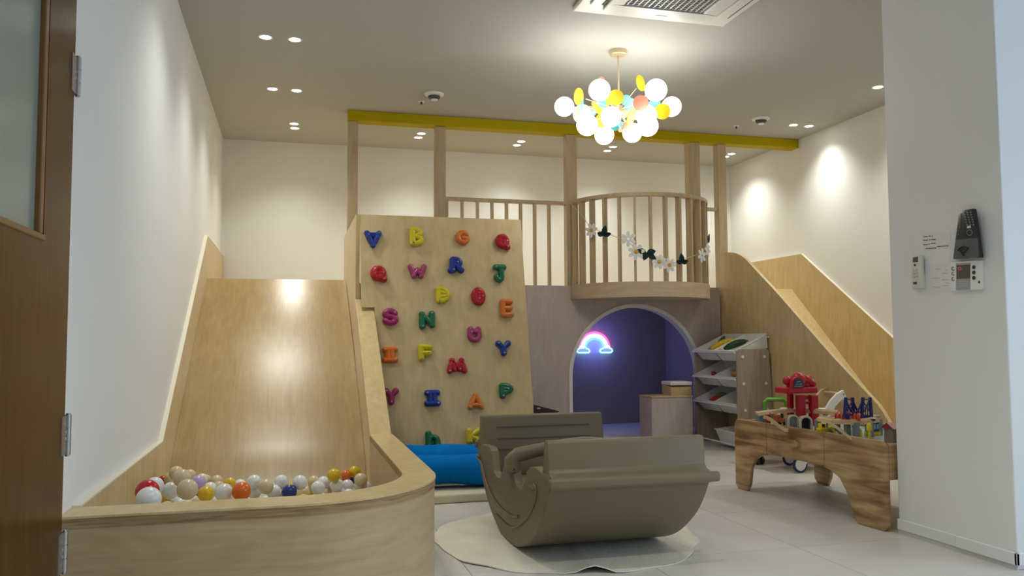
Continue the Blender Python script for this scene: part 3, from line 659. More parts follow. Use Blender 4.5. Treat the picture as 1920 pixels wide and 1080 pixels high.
# ------------------------------------------------------------------ train table (right)
TB, TA = Vector((2.985, 3.665, 0)), Vector((2.905, 5.035, 0))
uu = (TA - TB).normalized(); vv_ = Vector((uu.y, -uu.x, 0)); TL = (TA - TB).length; TW = 0.66
TM = Matrix((vv_, uu, Vector((0, 0, 1)))).transposed().to_4x4(); TM.translation = TB
def T(x, y, z=0): return TM @ Vector((x, y, z))
tab = thing('train_table', T(TW / 2, TL / 2), 'brown wood-grain train table with curved legs beside the white column', 'table')
ZT = 0.465; ZB = 0.435
def tb(mb, name, m, **k): return mb.xf(TM).build(name, m, tab, **k)
def leg_poly(y0, y1, yl, inner, flip):
    # apron piece with a leg that curves into it
    P = [(y0, 0.0 + 0.03), (y0, ZT - 0.03), (y0 + 0.03 * (1 if y1 > y0 else -1), ZT), (y1, ZT), (y1, 0.265)]
    s = 1 if y1 > y0 else -1
    P += [(y1 - s * 0.05, 0.255), (y1 - s * 0.12, 0.225), (y1 - s * 0.17, 0.16), (yl + s * 0.03, 0.05), (yl, 0.0), (y0 + s * 0.03, 0.0)]
    return P
y1a, y2a = 0.475, 1.02
for xs in (0.0, TW - 0.025):
    tb(MB().prism(leg_poly(0.0, y1a, 0.22, 0, 0), 'x', xs, xs + 0.025), 'leg_panel', TABLEW, bevel=0.005)
    tb(MB().prism(leg_poly(TL, y2a, TL - 0.13, 0, 0), 'x', xs, xs + 0.025), 'leg_panel', TABLEW, bevel=0.005)
dr = tb(MB().box(0.001, 0.022, y1a + 0.003, y2a - 0.003, 0.272, ZT), 'drawer', TABLEW, bevel=0.004)
ov = [(0.5 * (y1a + y2a) - 0.01 + 0.055 * math.cos(a * math.pi / 12), 0.367 + 0.026 * math.sin(a * math.pi / 12)) for a in range(24)]
k = MB().prism(ov, 'x', -0.028, 0.0).xf(TM).build('drawer_knob', TABLEW, dr, bevel=0.008, smooth=True) if False else None
km = MB().prism(ov, 'x', -0.028, 0.001).xf(TM)
kn = km.build('drawer_knob', TABLEW, tab, bevel=0.008, smooth=True); kn.parent = dr
tb(MB().box(TW - 0.024, TW - 0.001, y1a + 0.003, y2a - 0.003, 0.272, ZT), 'drawer', TABLEW, bevel=0.004)
tb(MB().box(0.026, TW - 0.026, 0.0, 0.022, 0.265, ZT - 0.012), 'end_panel', TABLEW, bevel=0.004)
tb(MB().box(0.026, TW - 0.026, TL - 0.022, TL, 0.265, ZT - 0.012), 'end_panel', TABLEW, bevel=0.004)
tb(MB().box(0.026, TW - 0.026, 0.023, TL - 0.023, ZB - 0.015, ZB), 'play_board', mat('printed_board', (0.30, 0.36, 0.36), 0.5, var=0.3, scale=7))
def tz(px, py, z=ZB): return onz(px, py, z)
# --- toys on the table, each at its place on the board
def toyz(name, loc, lab, cat, group=None): return thing(name, loc, lab, cat, group or 'train table toys')
STONE = mat('toy_stone_grey', (0.20, 0.235, 0.245), 0.6, var=0.2, scale=60)
def tl(px, py, z=ZB):
    p = onz(px, py, z); q = TM.inverted() @ p; return q
def ramp(name, lab, hi, lo, w=0.042):
    t = toyz(name, ((hi + lo) / 2).to_tuple()[:2] + (ZB,), lab, 'toy track')
    P = [hi + (lo - hi) * s for s in (0, 0.12, 0.3, 0.5, 0.7, 0.88, 1.0)]
    ez = [0, 0.02, 0.2, 0.5, 0.8, 0.98, 1.0]
    P = [Vector((p.x, p.y, hi.z + (lo.z - hi.z) * e)) for p, e in zip(P, ez)]
    d = Vector((lo.x - hi.x, lo.y - hi.y, 0)).normalized(); sd = Vector((d.y, -d.x, 0))
    def band(off, wd, th, up):
        mb = MB(); vs = []
        for p in P:
            c = p + sd * off + Vector((0, 0, up))
            vs += [c - sd * wd / 2, c + sd * wd / 2, c + sd * wd / 2 - Vector((0, 0, th)), c - sd * wd / 2 - Vector((0, 0, th))]
        fs = []
        for i in range(len(P) - 1):
            for k in range(4): fs.append((i * 4 + k, i * 4 + (k + 1) % 4, i * 4 + 4 + (k + 1) % 4, i * 4 + 4 + k))
        m = len(P) * 4; fs += [(0, 1, 2, 3), (m - 1, m - 2, m - 3, m - 4)]
        return mb.add(vs, fs)
    band(0, w, 0.012, 0).build('track', BEECH, t)
    for o in (-w * 0.36, w * 0.36): band(o, w * 0.26, 0.006, 0.005).build('rail', BEECH, t)
    return t
ramp('track_ramp', 'beech track ramp descending at the far left of the train table', onz(1432, 781, 0.525), onz(1478, 806, 0.45))
ramp('track_ramp', 'beech track ramp descending beside the yellow digger', onz(1553, 794, 0.53), onz(1606, 823, 0.45))
for (q, lab) in (((1428, 796), 'grey stone-look track pier at the far left corner of the table'), ((1562, 815), 'grey stone-look track pier behind the yellow digger')):
    p = tz(*q); t = toyz('track_pier', p, lab, 'toy block')
    hgt = 0.07
    MB().box(p.x - 0.03, p.x + 0.03, p.y - 0.025, p.y + 0.025, ZB, ZB + hgt).build('pier', STONE, t, bevel=0.004)
    MB().box(p.x - 0.001, p.x + 0.001, p.y - 0.027, p.y + 0.027, ZB, ZB + hgt * 0.98).build('seam', DARK, t)
# elevated loop of track behind
lp_ = [onz(x, y, 0.535) for x, y in [(1419, 774), (1440, 771), (1470, 768), (1500, 767), (1530, 769), (1570, 772)]]
t = toyz('track_loop', (lp_[2].x, lp_[2].y, ZB), 'raised beech track running along the back of the table', 'toy track')
MB().tube([p - Vector((0, 0, 0.006)) for p in lp_], 0.019, 4, sx=0.40).build('track', BEECH, t)
for p in (lp_[1], lp_[3], lp_[5]): MB().box(p.x - 0.012, p.x + 0.012, p.y - 0.012, p.y + 0.012, ZB, p.z - 0.01).build('pillar', plas('toy_red', (0.40, 0.012, 0.015)), t, bevel=0.002)
lp_ = [onz(x, y, 0.535) for x, y in [(1533, 783), (1560, 788), (1580, 788), (1605, 789), (1630, 787), (1648, 783)]]
t = toyz('track_loop', (lp_[2].x, lp_[2].y, ZB), 'raised beech track under the red ribbed cover', 'toy track')
MB().tube([p - Vector((0, 0, 0.006)) for p in lp_], 0.019, 4, sx=0.40).build('track', BEECH, t)
for p in (lp_[0], lp_[3], lp_[5]): MB().box(p.x - 0.014, p.x + 0.014, p.y - 0.014, p.y + 0.014, ZB, p.z - 0.01).build('pillar', STONE, t, bevel=0.002)
# tunnels
def tunnel(px0, px1, pyb, hpx, lab, opening):
    a, b = tz(px0, pyb), tz(px1, pyb); w = (b - a).length; c = (a + b) / 2; k = (c - EYE).length / FPX; h = hpx * k
    t = toyz('toy_tunnel', c, lab, 'toy tunnel')
    ex = Vector((b.x - a.x, b.y - a.y, 0)).normalized(); ey = Vector((-ex.y, ex.x, 0))
    Mx = Matrix((ex, ey, Vector((0, 0, 1)))).transposed().to_4x4(); Mx.translation = (c.x, c.y, ZB)
    r = w / 2; ro = [(r, 0)] + arc((0, h - r), r, 0, 180, 12) + [(-r, 0)]
    q = r * 0.70; rn = [(q, 0)] + arc((0, h - r), q, 0, 180, 12) + [(-q, 0)]
    MB().prism(ro + rn[::-1], 'y', 0.0, 0.016).xf(Mx).build('arch_rim', mat('tunnel_rim', (0.62, 0.55, 0.40), 0.6), t, bevel=0.002)
    q2 = r * 0.93; r2 = [(q2, 0)] + arc((0, h - r - 0.003), q2, 0, 180, 12) + [(-q2, 0)]
    MB().prism(r2 + rn[::-1], 'y', 0.016, 0.07).xf(Mx).build('tunnel_body', STONE, t)
    if not opening: MB().prism(rn, 'y', 0.006, 0.016).xf(Mx).build('wall_face', STONE, t)
    else: MB().prism(rn, 'y', 0.055, 0.069).xf(Mx).build('inner_back', DARK, t)
tunnel(1478, 1500, 808, 28, 'grey stone-look toy tunnel with a filled arch', False)
tunnel(1500, 1525, 812, 30, 'toy tunnel with beige arch and dark open mouth', True)
# yellow digger
p = tz(1547, 817); t = toyz('toy_digger', p, 'yellow toy digger with black tracks at the table edge', 'toy vehicle')
YEL = plas('toy_yellow', (0.75, 0.60, 0.01)); k = (p - EYE).length / FPX
def bx(cx, cy, cz, sx, sy, sz): return MB().box(p.x + (cx - sx / 2) * 1, p.x + (cx + sx / 2), p.y + cy - sy / 2, p.y + cy + sy / 2, ZB + cz - sz / 2, ZB + cz + sz / 2)
bx(-0.012, 0.01, 0.013, 0.055, 0.05, 0.026).build('tracks', BLACK, t, bevel=0.008)
bx(-0.012, 0.01, 0.036, 0.052, 0.046, 0.022).build('chassis', YEL, t, bevel=0.006)
bx(-0.010, 0.012, 0.058, 0.034, 0.04, 0.030).build('cab', YEL, t, bevel=0.008)
bx(-0.016, -0.009, 0.060, 0.016, 0.004, 0.016).build('window', BLACK, t)
MB().tube([(p.x + 0.015, p.y - 0.01, ZB + 0.045), (p.x + 0.03, p.y - 0.02, ZB + 0.048), (p.x + 0.045, p.y - 0.03, ZB + 0.02)], [0.010, 0.010, 0.008], 8).build('arm', YEL, t, smooth=True)
MB().sph((p.x + 0.046, p.y - 0.033, ZB + 0.013), 0.013, 12, 8, (1.2, 1, 0.9)).build('bucket', YEL, t, smooth=True)
# red station tower
p = tz(1512, 797); RED = plas('tower_red', (0.50, 0.006, 0.028), 0.3)
k = (p - EYE).length / FPX
t = toyz('toy_tower', p, 'tall crimson toy station tower with a dark arched sign', 'toy tower')
zb = ZB
def tw(px, py, dy=0.0):
    q = ony(px, py, p.y + dy); return q
for (xa_, xb_, ya, yb, dy) in ((1494, 1507, 741, 795, 0), (1518, 1531, 741, 797, -0.02), (1478, 1485, 738, 790, 0.08)):
    a = tw(xa_, ya, dy); b = tw(xb_, ya, dy)
    MB().box(a.x, b.x, p.y + dy - 0.02, p.y + dy + 0.02, ZB, a.z).build('column', RED, t, bevel=0.004)
a = tw(1468, 738); b = tw(1528, 725)
MB().box(a.x, b.x, p.y - 0.035, p.y + 0.10, a.z, b.z).build('platform', RED, t, bevel=0.01)
a = tw(1504, 747); b = tw(1522, 742)
MB().box(a.x, b.x, p.y - 0.015, p.y + 0.02, a.z - 0.006, b.z).build('brace', RED, t, bevel=0.003)
a = tw(1504, 757); b = tw(1522, 753)
MB().box(a.x, b.x, p.y - 0.012, p.y + 0.018, a.z - 0.003, b.z).build('brace', RED, t, bevel=0.003)
hc_ = tw(1498, 716); hd = MB()
for (px_, py_, rpx) in ((1476, 714, 8), (1497, 712, 13), (1512, 714, 10), (1522, 720, 8), (1516, 709, 6), (1484, 722, 9), (1508, 722, 9)):
    q = tw(px_, py_, 0.03); hd.sph(q, rpx * k, 16, 10, (1, 1.1, 1))
hd.build('cloud_top', RED, t, smooth=True)
sg = tw(1495, 727, -0.026)
sp = [(sg.x + x * k, sg.z + z * k) for x, z in arc((0, 7), 12, 0, 180, 12) + [(-12, -1), (12, -1)]]
MB().prism(sp, 'y', sg.y - 0.012, sg.y + 0.02).build('sign_frame', RED, t, bevel=0.003)
sp = [(sg.x + x * k, sg.z + z * k) for x, z in arc((0, 7), 9.5, 0, 180, 12) + [(-9.5, 0.5), (9.5, 0.5)]]
sign = MB().prism(sp, 'y', sg.y - 0.016, sg.y - 0.0125).build('sign_plate', mat('sign_plate', (0.03, 0.06, 0.085), 0.4), t)
mk = MB(); rr = random.Random(5)
for (zz, x0, x1) in ((10.5, -4, 4), (6.5, -6, 6), (3, -8, 8)):
    x = x0
    while x < x1:
        w = rr.uniform(0.8, 1.6); mk.box(sg.x + x * k, sg.x + (x + w) * k, sg.y - 0.0175, sg.y - 0.0165, sg.z + (zz - rr.uniform(0.5, 1)) * k, sg.z + (zz + rr.uniform(0.4, 1)) * k); x += w + 0.5
mk.build('sign_marks', mat('sign_mark', (0.30, 0.45, 0.45), 0.5), sign)
# orange wagon, tree, figures
p = tz(1462, 797); t = toyz('toy_train', p, 'small orange toy engine with black funnel behind the left ramp', 'toy train')
ORG = plas('toy_orange', (0.55, 0.11, 0.02))
MB().box(p.x - 0.035, p.x + 0.035, p.y - 0.022, p.y + 0.022, ZB + 0.012, ZB + 0.045).build('body', ORG, t, bevel=0.005)
MB().box(p.x - 0.03, p.x - 0.0, p.y - 0.02, p.y + 0.02, ZB + 0.045, ZB + 0.068).build('cab', ORG, t, bevel=0.004)
MB().cyl((p.x + 0.018, p.y, ZB + 0.06), 0.010, 0.03).build('funnel', BLACK, t)
for dx in (-0.02, 0.02):
    for dy in (-0.022, 0.022): MB().cyl((p.x + dx, p.y + dy, ZB + 0.012), 0.0115, 0.006, (0, 1, 0), 12).build('wheel', BLACK, t)
def fig(name, px, py, lab, cat, parts):
    p = tz(px, py); t = toyz(name, p, lab, cat)
    for nm, c, prof in parts: MB().lathe(prof, (p.x, p.y, ZB), 16).build(nm, plas(*c), t, smooth=True)
Y2 = ('toy_yellow2', (0.70, 0.58, 0.02)); RD = ('toy_red', (0.40, 0.012, 0.015)); WT = ('toy_white', (0.7, 0.7, 0.66)); BK = ('toy_black', (0.02, 0.02, 0.02)); GN = ('toy_green', (0.02, 0.17, 0.05))
fig('toy_figure', 1613, 822, 'short plain yellow toy figure at the front of the table', 'toy figure', [('body', Y2, [(0, 0), (0.011, 0.001), (0.013, 0.02), (0.012, 0.04), (0.008, 0.052), (0, 0.056)])])
fig('toy_signpost', 1630.5, 826, 'yellow toy signpost on a dark red base', 'toy sign', [('base', RD, [(0, 0), (0.017, 0), (0.017, 0.012), (0, 0.013)]), ('post', Y2, [(0, 0.012), (0.009, 0.013), (0.009, 0.05), (0.016, 0.055), (0.016, 0.082), (0.006, 0.095), (0, 0.098)])])
fig('toy_penguin', 1601, 815, 'white and black toy penguin beside the right ramp', 'toy figure', [('body', WT, [(0, 0), (0.014, 0.001), (0.018, 0.02), (0.014, 0.04), (0, 0.045)]), ('head', BK, [(0, 0.036), (0.011, 0.04), (0.011, 0.052), (0, 0.06)])])
fig('toy_bush', 1571, 813, 'dark green toy bush under the right ramp', 'toy bush', [('foliage', GN, [(0, 0), (0.03, 0.002), (0.034, 0.015), (0.022, 0.03), (0, 0.034)])])
fig('toy_cow', 1548, 788, 'white toy animal with dark patches at the back of the table', 'toy animal', [('body', WT, [(0, 0), (0.02, 0.003), (0.022, 0.025), (0.015, 0.05), (0, 0.06)]), ('collar', BK, [(0, 0.036), (0.021, 0.037), (0.018, 0.044), (0, 0.046)])])
# red ribbed cover
p = onz(1592, 787, 0.535); t = toyz('ribbed_cover', p, 'red ribbed toy bridge cover on the raised track', 'toy bridge')
mb = MB(); dT = Vector((lp_[3].x - lp_[2].x, lp_[3].y - lp_[2].y, 0)).normalized()
for i in range(6):
    q = p + dT * (i - 2.5) * 0.021; mb.tube([q + Vector((dT.y, -dT.x, 0)) * (0.035 * math.cos(a)) + Vector((0, 0, 0.034 * math.sin(a))) for a in [math.pi * j / 8 for j in range(9)]], 0.012, 8)
mb.build('cover', plas('cover_red', (0.55, 0.03, 0.02)), t, smooth=True)
# blue suspension bridge
bz = onz(1608, 786, 0.54); k = (bz - EYE).length / FPX; BLU = plas('bridge_blue', (0.008, 0.012, 0.16), 0.35)
t = toyz('toy_bridge', bz, 'dark blue toy suspension bridge on the raised track', 'toy bridge')
def bq(px, py, dy=0.0): return ony(px, py, bz.y + dy)
dl = 0.05
for (xl, xr) in ((1586, 1598), (1618, 1631)):
    for xx, lean in ((xl, -2.5), (xr, 3)):
        dy = dl if xx in (1598, 1631) else 0
        MB().bar(bq(xx, 745, dy), bq(xx + lean, 783, dy), 0.014, 0.014).build('tower_leg', BLU, t)
    for yy in (749, 764): MB().bar(bq(xl, yy, 0), bq(xr, yy, dl), 0.007, 0.007).build('cross_bar', BLU, t)
    MB().bar(bq(xl, 752), bq(xr + 2, 775, dl), 0.005, 0.005).build('cross_bar', BLU, t); MB().bar(bq(xr, 752, dl), bq(xl - 1, 775), 0.005, 0.005).build('cross_bar', BLU, t)
for dy, (xl, xr) in ((0, (1586, 1618)), (dl, (1598, 1631))):
    P = [bq(xl + (xr - xl) * s, 748 + 26 * (1 - (2 * s - 1) ** 2), dy) for s in [i / 10 for i in range(11)]]
    MB().tube(P, 0.006, 6).build('cable', BLU, t)
    a, b = bq(xl - 3, 779, dy), bq(xr + 3, 783, dy)
    MB().bar(a, b, 0.008, 0.026).build('side_rail', BLU, t)
    for i in range(1, 8):
        s = i / 8; MB().bar(bq(xl + (xr - xl) * s, 748 + 26 * (1 - (2 * s - 1) ** 2), dy), bq(xl + (xr - xl) * s, 782, dy), 0.004, 0.004).build('hanger', BLU, t)
a, b = bq(1583, 784, dl / 2), bq(1636, 787, dl / 2)
MB().bar(a, b, 0.05, 0.01).build('deck', BLU, t)
MB().box(a.x + 0.005, a.x + 0.03, bz.y + 0.01, bz.y + 0.04, ZB, a.z - 0.004).build('pier', STONE, t); MB().box(b.x - 0.03, b.x - 0.005, bz.y + 0.01, bz.y + 0.04, ZB, b.z - 0.004).build('pier', STONE, t)
# blue shop, brown house
p = tz(1640, 816); k = (p - EYE).length / FPX
t = toyz('toy_shop', p, 'small toy shop with a bright blue front and yellow base', 'toy building')
w = 10 * k; h = 30 * k
MB().box(p.x - w, p.x + w, p.y, p.y + 0.04, ZB + 0.02, ZB + h).build('shop_body', plas('shop_blue', (0.01, 0.09, 0.36)), t, bevel=0.002)
MB().box(p.x - w * 1.1, p.x + w * 1.1, p.y - 0.008, p.y + 0.045, ZB, ZB + 0.02).build('base', YEL, t, bevel=0.002)
MB().box(p.x - w * 1.1, p.x + w * 1.1, p.y - 0.01, p.y + 0.045, ZB + h, ZB + h + 0.01).build('roof', plas('shop_grey', (0.35, 0.36, 0.37)), t, bevel=0.002)
wn = MB(); 
for i in range(3): wn.box(p.x - w * 0.8 + i * w * 0.6, p.x - w * 0.8 + i * w * 0.6 + w * 0.42, p.y - 0.003, p.y, ZB + 0.035, ZB + h * 0.62)
wn.build('windows', plas('shop_pane', (0.35, 0.55, 0.70)), t)
MB().box(p.x - w * 0.9, p.x + w * 0.9, p.y - 0.004, p.y, ZB + h * 0.72, ZB + h * 0.82).build('fascia', plas('shop_light', (0.45, 0.6, 0.75)), t)
p = T(0.16, 0.09, ZB); t = toyz('toy_house', p, 'toy house with grey plank walls and a dark red roof', 'toy building')
for i in range(4): MB().box(p.x - 0.05 + i * 0.025, p.x - 0.026 + i * 0.025, p.y - 0.035, p.y + 0.035, ZB, ZB + 0.085).build('plank', mat('toy_plank', (0.20, 0.16, 0.12), 0.7, var=0.25, scale=40), t)
MB().prism([(p.y - 0.05, ZB + 0.085), (p.y, ZB + 0.115), (p.y + 0.05, ZB + 0.085)], 'x', p.x - 0.06, p.x + 0.06).build('roof', plas('roof_red', (0.27, 0.02, 0.02)), t)
# ------------------------------------------------------------------ push toys behind the table
# white baby walker with a wooden handle
wk = thing('baby_walker', (3.83, 5.55, 0), 'white baby walker with curved arms and a wooden handle', 'baby walker')
WY = 5.45
def wq(px, py, Y): return ony(px, py, Y)
def arm(pts, Y, wpx, name, m, th=0.022):
    P = [wq(x, y, Y) for x, y in pts]; k = Y * 1.05 / FPX; mb = MB(); L_, R_ = [], []
    for i, q in enumerate(P):
        d = (P[min(i + 1, len(P) - 1)] - P[max(i - 1, 0)]); d = Vector((d.x, d.z)).normalized()
        w = wpx * k / 2; L_.append((q.x - d.y * w, q.z + d.x * w)); R_.append((q.x + d.y * w, q.z - d.x * w))
    return MB().prism(L_ + R_[::-1], 'y', Y - th / 2, Y + th / 2).build(name, m, wk, bevel=0.004)
arm([(1583, 738), (1572, 744), (1561, 756), (1550, 775), (1540, 800), (1525, 838), (1505, 866)], WY, 17, 'arm', WHITE)
arm([(1552, 732), (1542, 736), (1532, 748), (1524, 766), (1514, 795), (1500, 835), (1482, 862)], WY + 0.34, 14, 'arm', BEECH)
MB().cyl(wq(1580, 739, WY) - Vector((0, 0.013, 0)), 0.008, 0.006, (0, 1, 0), 12).build('screw', STEEL, wk)
MB().tube([wq(1578, 739, WY), wq(1547, 735, WY + 0.34)], 0.011, 10).build('handle', BEECH, wk, smooth=True)
a = wq(1461, 768, WY + 0.1); b = wq(1558, 768, WY + 0.1)
MB().tube([a - Vector((0, 0, 0.05)), a - Vector((0, 0, 0.015)), a + Vector((0.012, 0, 0)), b], 0.014, 10).build('front_rail', WHITE, wk, smooth=True)
MB().box(a.x, b.x - 0.05, WY + 0.02, WY + 0.32, 0.16, 0.20).build('tray', WHITE, wk, bevel=0.01)
for x in (a.x + 0.01, b.x - 0.08):
    MB().bar((x, WY + 0.17, 0.2), (x, WY + 0.10, a.z - 0.04), 0.02, 0.02).build('strut', WHITE, wk)
RB = mat('wheel_rim_navy', (0.01, 0.02, 0.09), 0.4)
for (px, py, Y) in ((1500, 866, WY), (1480, 861, WY + 0.34), (1568, 868, WY), (1545, 862, WY + 0.34)):
    q = ony(px, py, Y); q.z = 0.062
    w = MB().cyl(q, 0.045, 0.024, (0, 1, 0), 24).build('wheel', WHITE, wk, bevel=0.004)
    MB().tube([(q.x + 0.052 * math.cos(a), q.y, q.z + 0.052 * math.sin(a)) for a in [2 * math.pi * i / 24 for i in range(25)]], 0.010, 8).build('tyre', RB, w, smooth=True)
    MB().bar((q.x, q.y + 0.02, q.z), (q.x, WY + 0.17, 0.17), 0.014, 0.014).build('axle', WHITE, wk)
# green push toy
gp = ony(1453, 790, 6.05); gp.z = 0
gt = thing('push_cart', gp, 'push cart with a bright green square handle beside the toy rack', 'push toy')
k = 6.2 / FPX
pts = [(1438, 812), (1435, 775), (1433, 754), (1438, 749), (1468, 749), (1473, 754), (1480, 778), (1484, 812)]
MB().tube([ony(x, y, 6.05) for x, y in pts], 0.017, 12).build('handle', GREENT, gt, smooth=True)
MB().box(gp.x - 0.28, gp.x + 0.10, 5.82, 6.08, 0.20, 0.33).build('cart_box', plas('cart_red', (0.45, 0.02, 0.02)), gt, bevel=0.02)
for dx in (-0.265, -0.225):
    for y in (5.90, 6.00): MB().cyl((gp.x + dx, y, 0.035), 0.035, 0.02, (1, 0, 0), 20).build('wheel', BLACK, gt, bevel=0.005); MB().box(gp.x + dx - 0.01, gp.x + dx + 0.01, y - 0.01, y + 0.01, 0.035, 0.2).build('leg', GREENT, gt)
for x, y in ((1438, 812), (1484, 812)):
    q = ony(x, y, 6.05); MB().bar(q, (q.x * 0.5 + gp.x * 0.5, 6.05, 0.30), 0.03, 0.03).build('bracket', GREENT, gt)

# ------------------------------------------------------------------ toy rack with bins
RX0, RX1, RY0, RY1 = 3.85, 4.195, 6.60, 7.42
rk = thing('toy_rack', ((RX0 + RX1) / 2, (RY0 + RY1) / 2, 0), 'wooden toy rack with tilted white bins against the narrow slide', 'toy rack')
def side_poly():
    return [(RX0 + 0.0, 0.0), (RX0 + 0.0, 0.87)] + arc((RX0 + 0.035, 0.875), 0.035, 180, 90, 4) + [(RX1 - 0.06, 0.91)] + arc((RX1 - 0.055, 0.875), 0.035, 90, 20, 3) + [(RX1, 0.55), (RX1 + 0.005, 0.0)]
for y in (RY0, RY1 - 0.02):
    sp_ = MB().prism(side_poly(), 'y', y, y + 0.02).build('side_panel', RACKW, rk, bevel=0.003)
    for (x, z) in ((0.055, 0.84), (0.275, 0.84), (0.062, 0.60), (0.285, 0.60), (0.07, 0.365), (0.295, 0.365), (0.075, 0.12), (0.30, 0.12)):
        MB().cyl((RX0 + x, y - 0.003 if y == RY0 else y + 0.023, z), 0.014, 0.008, (0, 1, 0), 14).build('bolt_cap', WHITE, sp_, bevel=0.002)
TIERS = [0.895, 0.655, 0.415]
BINW = (RY1 - RY0 - 0.04) / 2
def make_bin(y0, y1, zf, name_lab, grp='white bins on the toy rack', tilt=0.15, x0=None, depth=0.12, length=0.36):
    x0 = RX0 - 0.005 if x0 is None else x0
    bn = thing('storage_bin', (x0 + 0.17, (y0 + y1) / 2, zf - depth), name_lab, 'bin', grp)
    ang = math.atan2(tilt, 0.33); ca, sa = math.cos(ang), math.sin(ang)
    Mx = Matrix.Translation((x0, 0, zf)) @ Matrix.Rotation(-ang, 4, 'Y')
    L_ = length; tp, t_ = 0.035, 0.006
    def frus(e, zt, zb_):   # corner rings of a tapered tub
        return [(e, y0 + e + 0.004, zt), (L_ - e, y0 + e + 0.004, zt), (L_ - e, y1 - e - 0.004, zt), (e, y1 - e - 0.004, zt),
                (tp + e, y0 + tp * 0.6 + e, zb_), (L_ - tp - e, y0 + tp * 0.6 + e, zb_), (L_ - tp - e, y1 - tp * 0.6 - e, zb_), (tp + e, y1 - tp * 0.6 - e, zb_)]
    o_ = frus(0.0, 0.0, -depth); i_ = frus(t_, 0.0, -depth + t_)
    fs = [(4, 5, 6, 7), (15, 14, 13, 12)]
    for k in range(4):
        j = (k + 1) % 4; fs += [(k, j, 4 + j, 4 + k), (8 + k, 12 + k, 12 + j, 8 + j), (k, 8 + k, 8 + j, j)]
    tub = MB().add(o_ + i_, fs).xf(Mx).build('tub', WHITE, bn)
    rim = MB(); 
    a_ = 0.012
    rim.box(-a_, 0.004, y0, y1, -0.006, 0.003).box(L_ - 0.004, L_ + a_ - 0.004, y0, y1, -0.006, 0.003).box(0, L_, y0, y0 + 0.010, -0.006, 0.003).box(0, L_, y1 - 0.010, y1, -0.006, 0.003)
    rim.xf(Mx).build('rim', WHITE, tub)
    return Mx, bn
tn = ['top', 'second', 'third']
binM = {}
for ti, zf in enumerate(TIERS):
    for bi_ in range(2):
        y0 = RY0 + 0.024 + bi_ * (BINW - 0.002); y1 = y0 + BINW - 0.006
        binM[(ti, bi_)], _ = make_bin(y0, y1, zf, f'white plastic bin on the {tn[ti]} tier of the rack, {"nearer to" if bi_ == 0 else "farther from"} the camera')
    for (dx, dz) in ((-0.012, -0.012), (0.335, 0.128)):
        MB().cyl((RX0 + dx, (RY0 + RY1) / 2, zf + dz - 0.006), 0.0075, RY1 - RY0 - 0.041 if dx > 0 else RY1 - RY0 - 0.03, (0, 1, 0), 10).build('rod', WHITE, rk, smooth=True)
    MB().sph((RX0 - 0.012, RY1 - 0.012, zf - 0.018), 0.013, 12, 8).build('rod_knob', WHITE, rk, smooth=True)
MB().cyl((RX0 - 0.012, (RY0 + RY1) / 2, 0.055), 0.0075, RY1 - RY0, (0, 1, 0), 10).build('rod', WHITE, rk, smooth=True)
for bi_, lb in ((0, 'nearer to'), (1, 'farther from')):
    y0 = RY0 + 0.024 + bi_ * (BINW - 0.002) - 0.0
    if bi_ == 0: binM[(3, 0)], _ = make_bin(y0, y0 + BINW - 0.006, 0.165, 'white plastic bin standing at the foot of the rack', tilt=0.03, depth=0.14, x0=RX0 - 0.005, length=0.34)
def inbin(ti, bi_, u, w, z): # u 0..1 from front to back, w 0..1 near to far
    y0 = RY0 + 0.024 + bi_ * (BINW - 0.002)
    return binM[(ti, bi_)] @ Vector((0.04 + 0.28 * u, y0 + 0.05 + (BINW - 0.11) * w, z))
def veg(name, lab, P, rs, c, stem=None, rough=0.4):
    t = thing(name, P[len(P) // 2] - Vector((0, 0, max(rs))), lab, 'toy food', 'toy food in the rack bins')
    MB().tube(P, rs, 14).build('body', mat('veg_' + name, c, rough, var=0.12, scale=30), t, smooth=True)
    if stem:
        d = (P[-1] - P[-2]).normalized(); MB().tube([P[-1], P[-1] + d * 0.02], [rs[-1] * 0.8, 0.005], 8).build('stem', mat('veg_stem', (0.05, 0.13, 0.02), 0.6), t, smooth=True)
def curve_pts(a, b, bow, n=8): return [a + (b - a) * (i / n) + Vector((0, 0, bow * math.sin(math.pi * i / n))) for i in range(n + 1)]
tap = lambda r, n=8: [r * (0.15 + 0.85 * math.sin(math.pi * (0.06 + 0.88 * i / n)) ** 0.55) for i in range(n + 1)]
veg('toy_corn', 'yellow toy corn cob lying in the top bins', curve_pts(inbin(0, 1, 0.05, 0.30, -0.015), inbin(0, 1, 0.75, -0.10, -0.005), 0.012), tap(0.032), (0.75, 0.52, 0.02), True)
veg('toy_eggplant', 'dark green toy squash lying beside the corn', curve_pts(inbin(0, 0, 0.10, 0.95, -0.02), inbin(0, 0, 0.75, 0.55, -0.02), 0.01), tap(0.034), (0.012, 0.05, 0.012), True)
veg('toy_cucumber', 'dark toy cucumber standing up at the back of the far top bin', curve_pts(inbin(0, 1, 0.55, 0.92, -0.06), inbin(0, 1, 0.95, 0.80, 0.005), 0.005), tap(0.021), (0.05, 0.09, 0.05), False)
veg('toy_bread', 'brown toy bread roll at the front of the far top bin', curve_pts(inbin(0, 1, 0.05, 0.62, -0.035), inbin(0, 1, 0.25, 0.42, -0.03), 0.006), tap(0.026), (0.42, 0.21, 0.06))
veg('toy_banana', 'pale yellow toy banana under the corn cob', curve_pts(inbin(0, 1, 0.02, 0.12, -0.03), inbin(0, 0, 0.05, 1.05, -0.02), 0.012), tap(0.016), (0.78, 0.62, 0.15))
veg('toy_tomato', 'red toy tomato in the far bin of the second tier', curve_pts(inbin(1, 1, 0.14, 0.55, -0.05), inbin(1, 1, 0.30, 0.50, -0.045), 0.0), tap(0.042), (0.42, 0.01, 0.012))
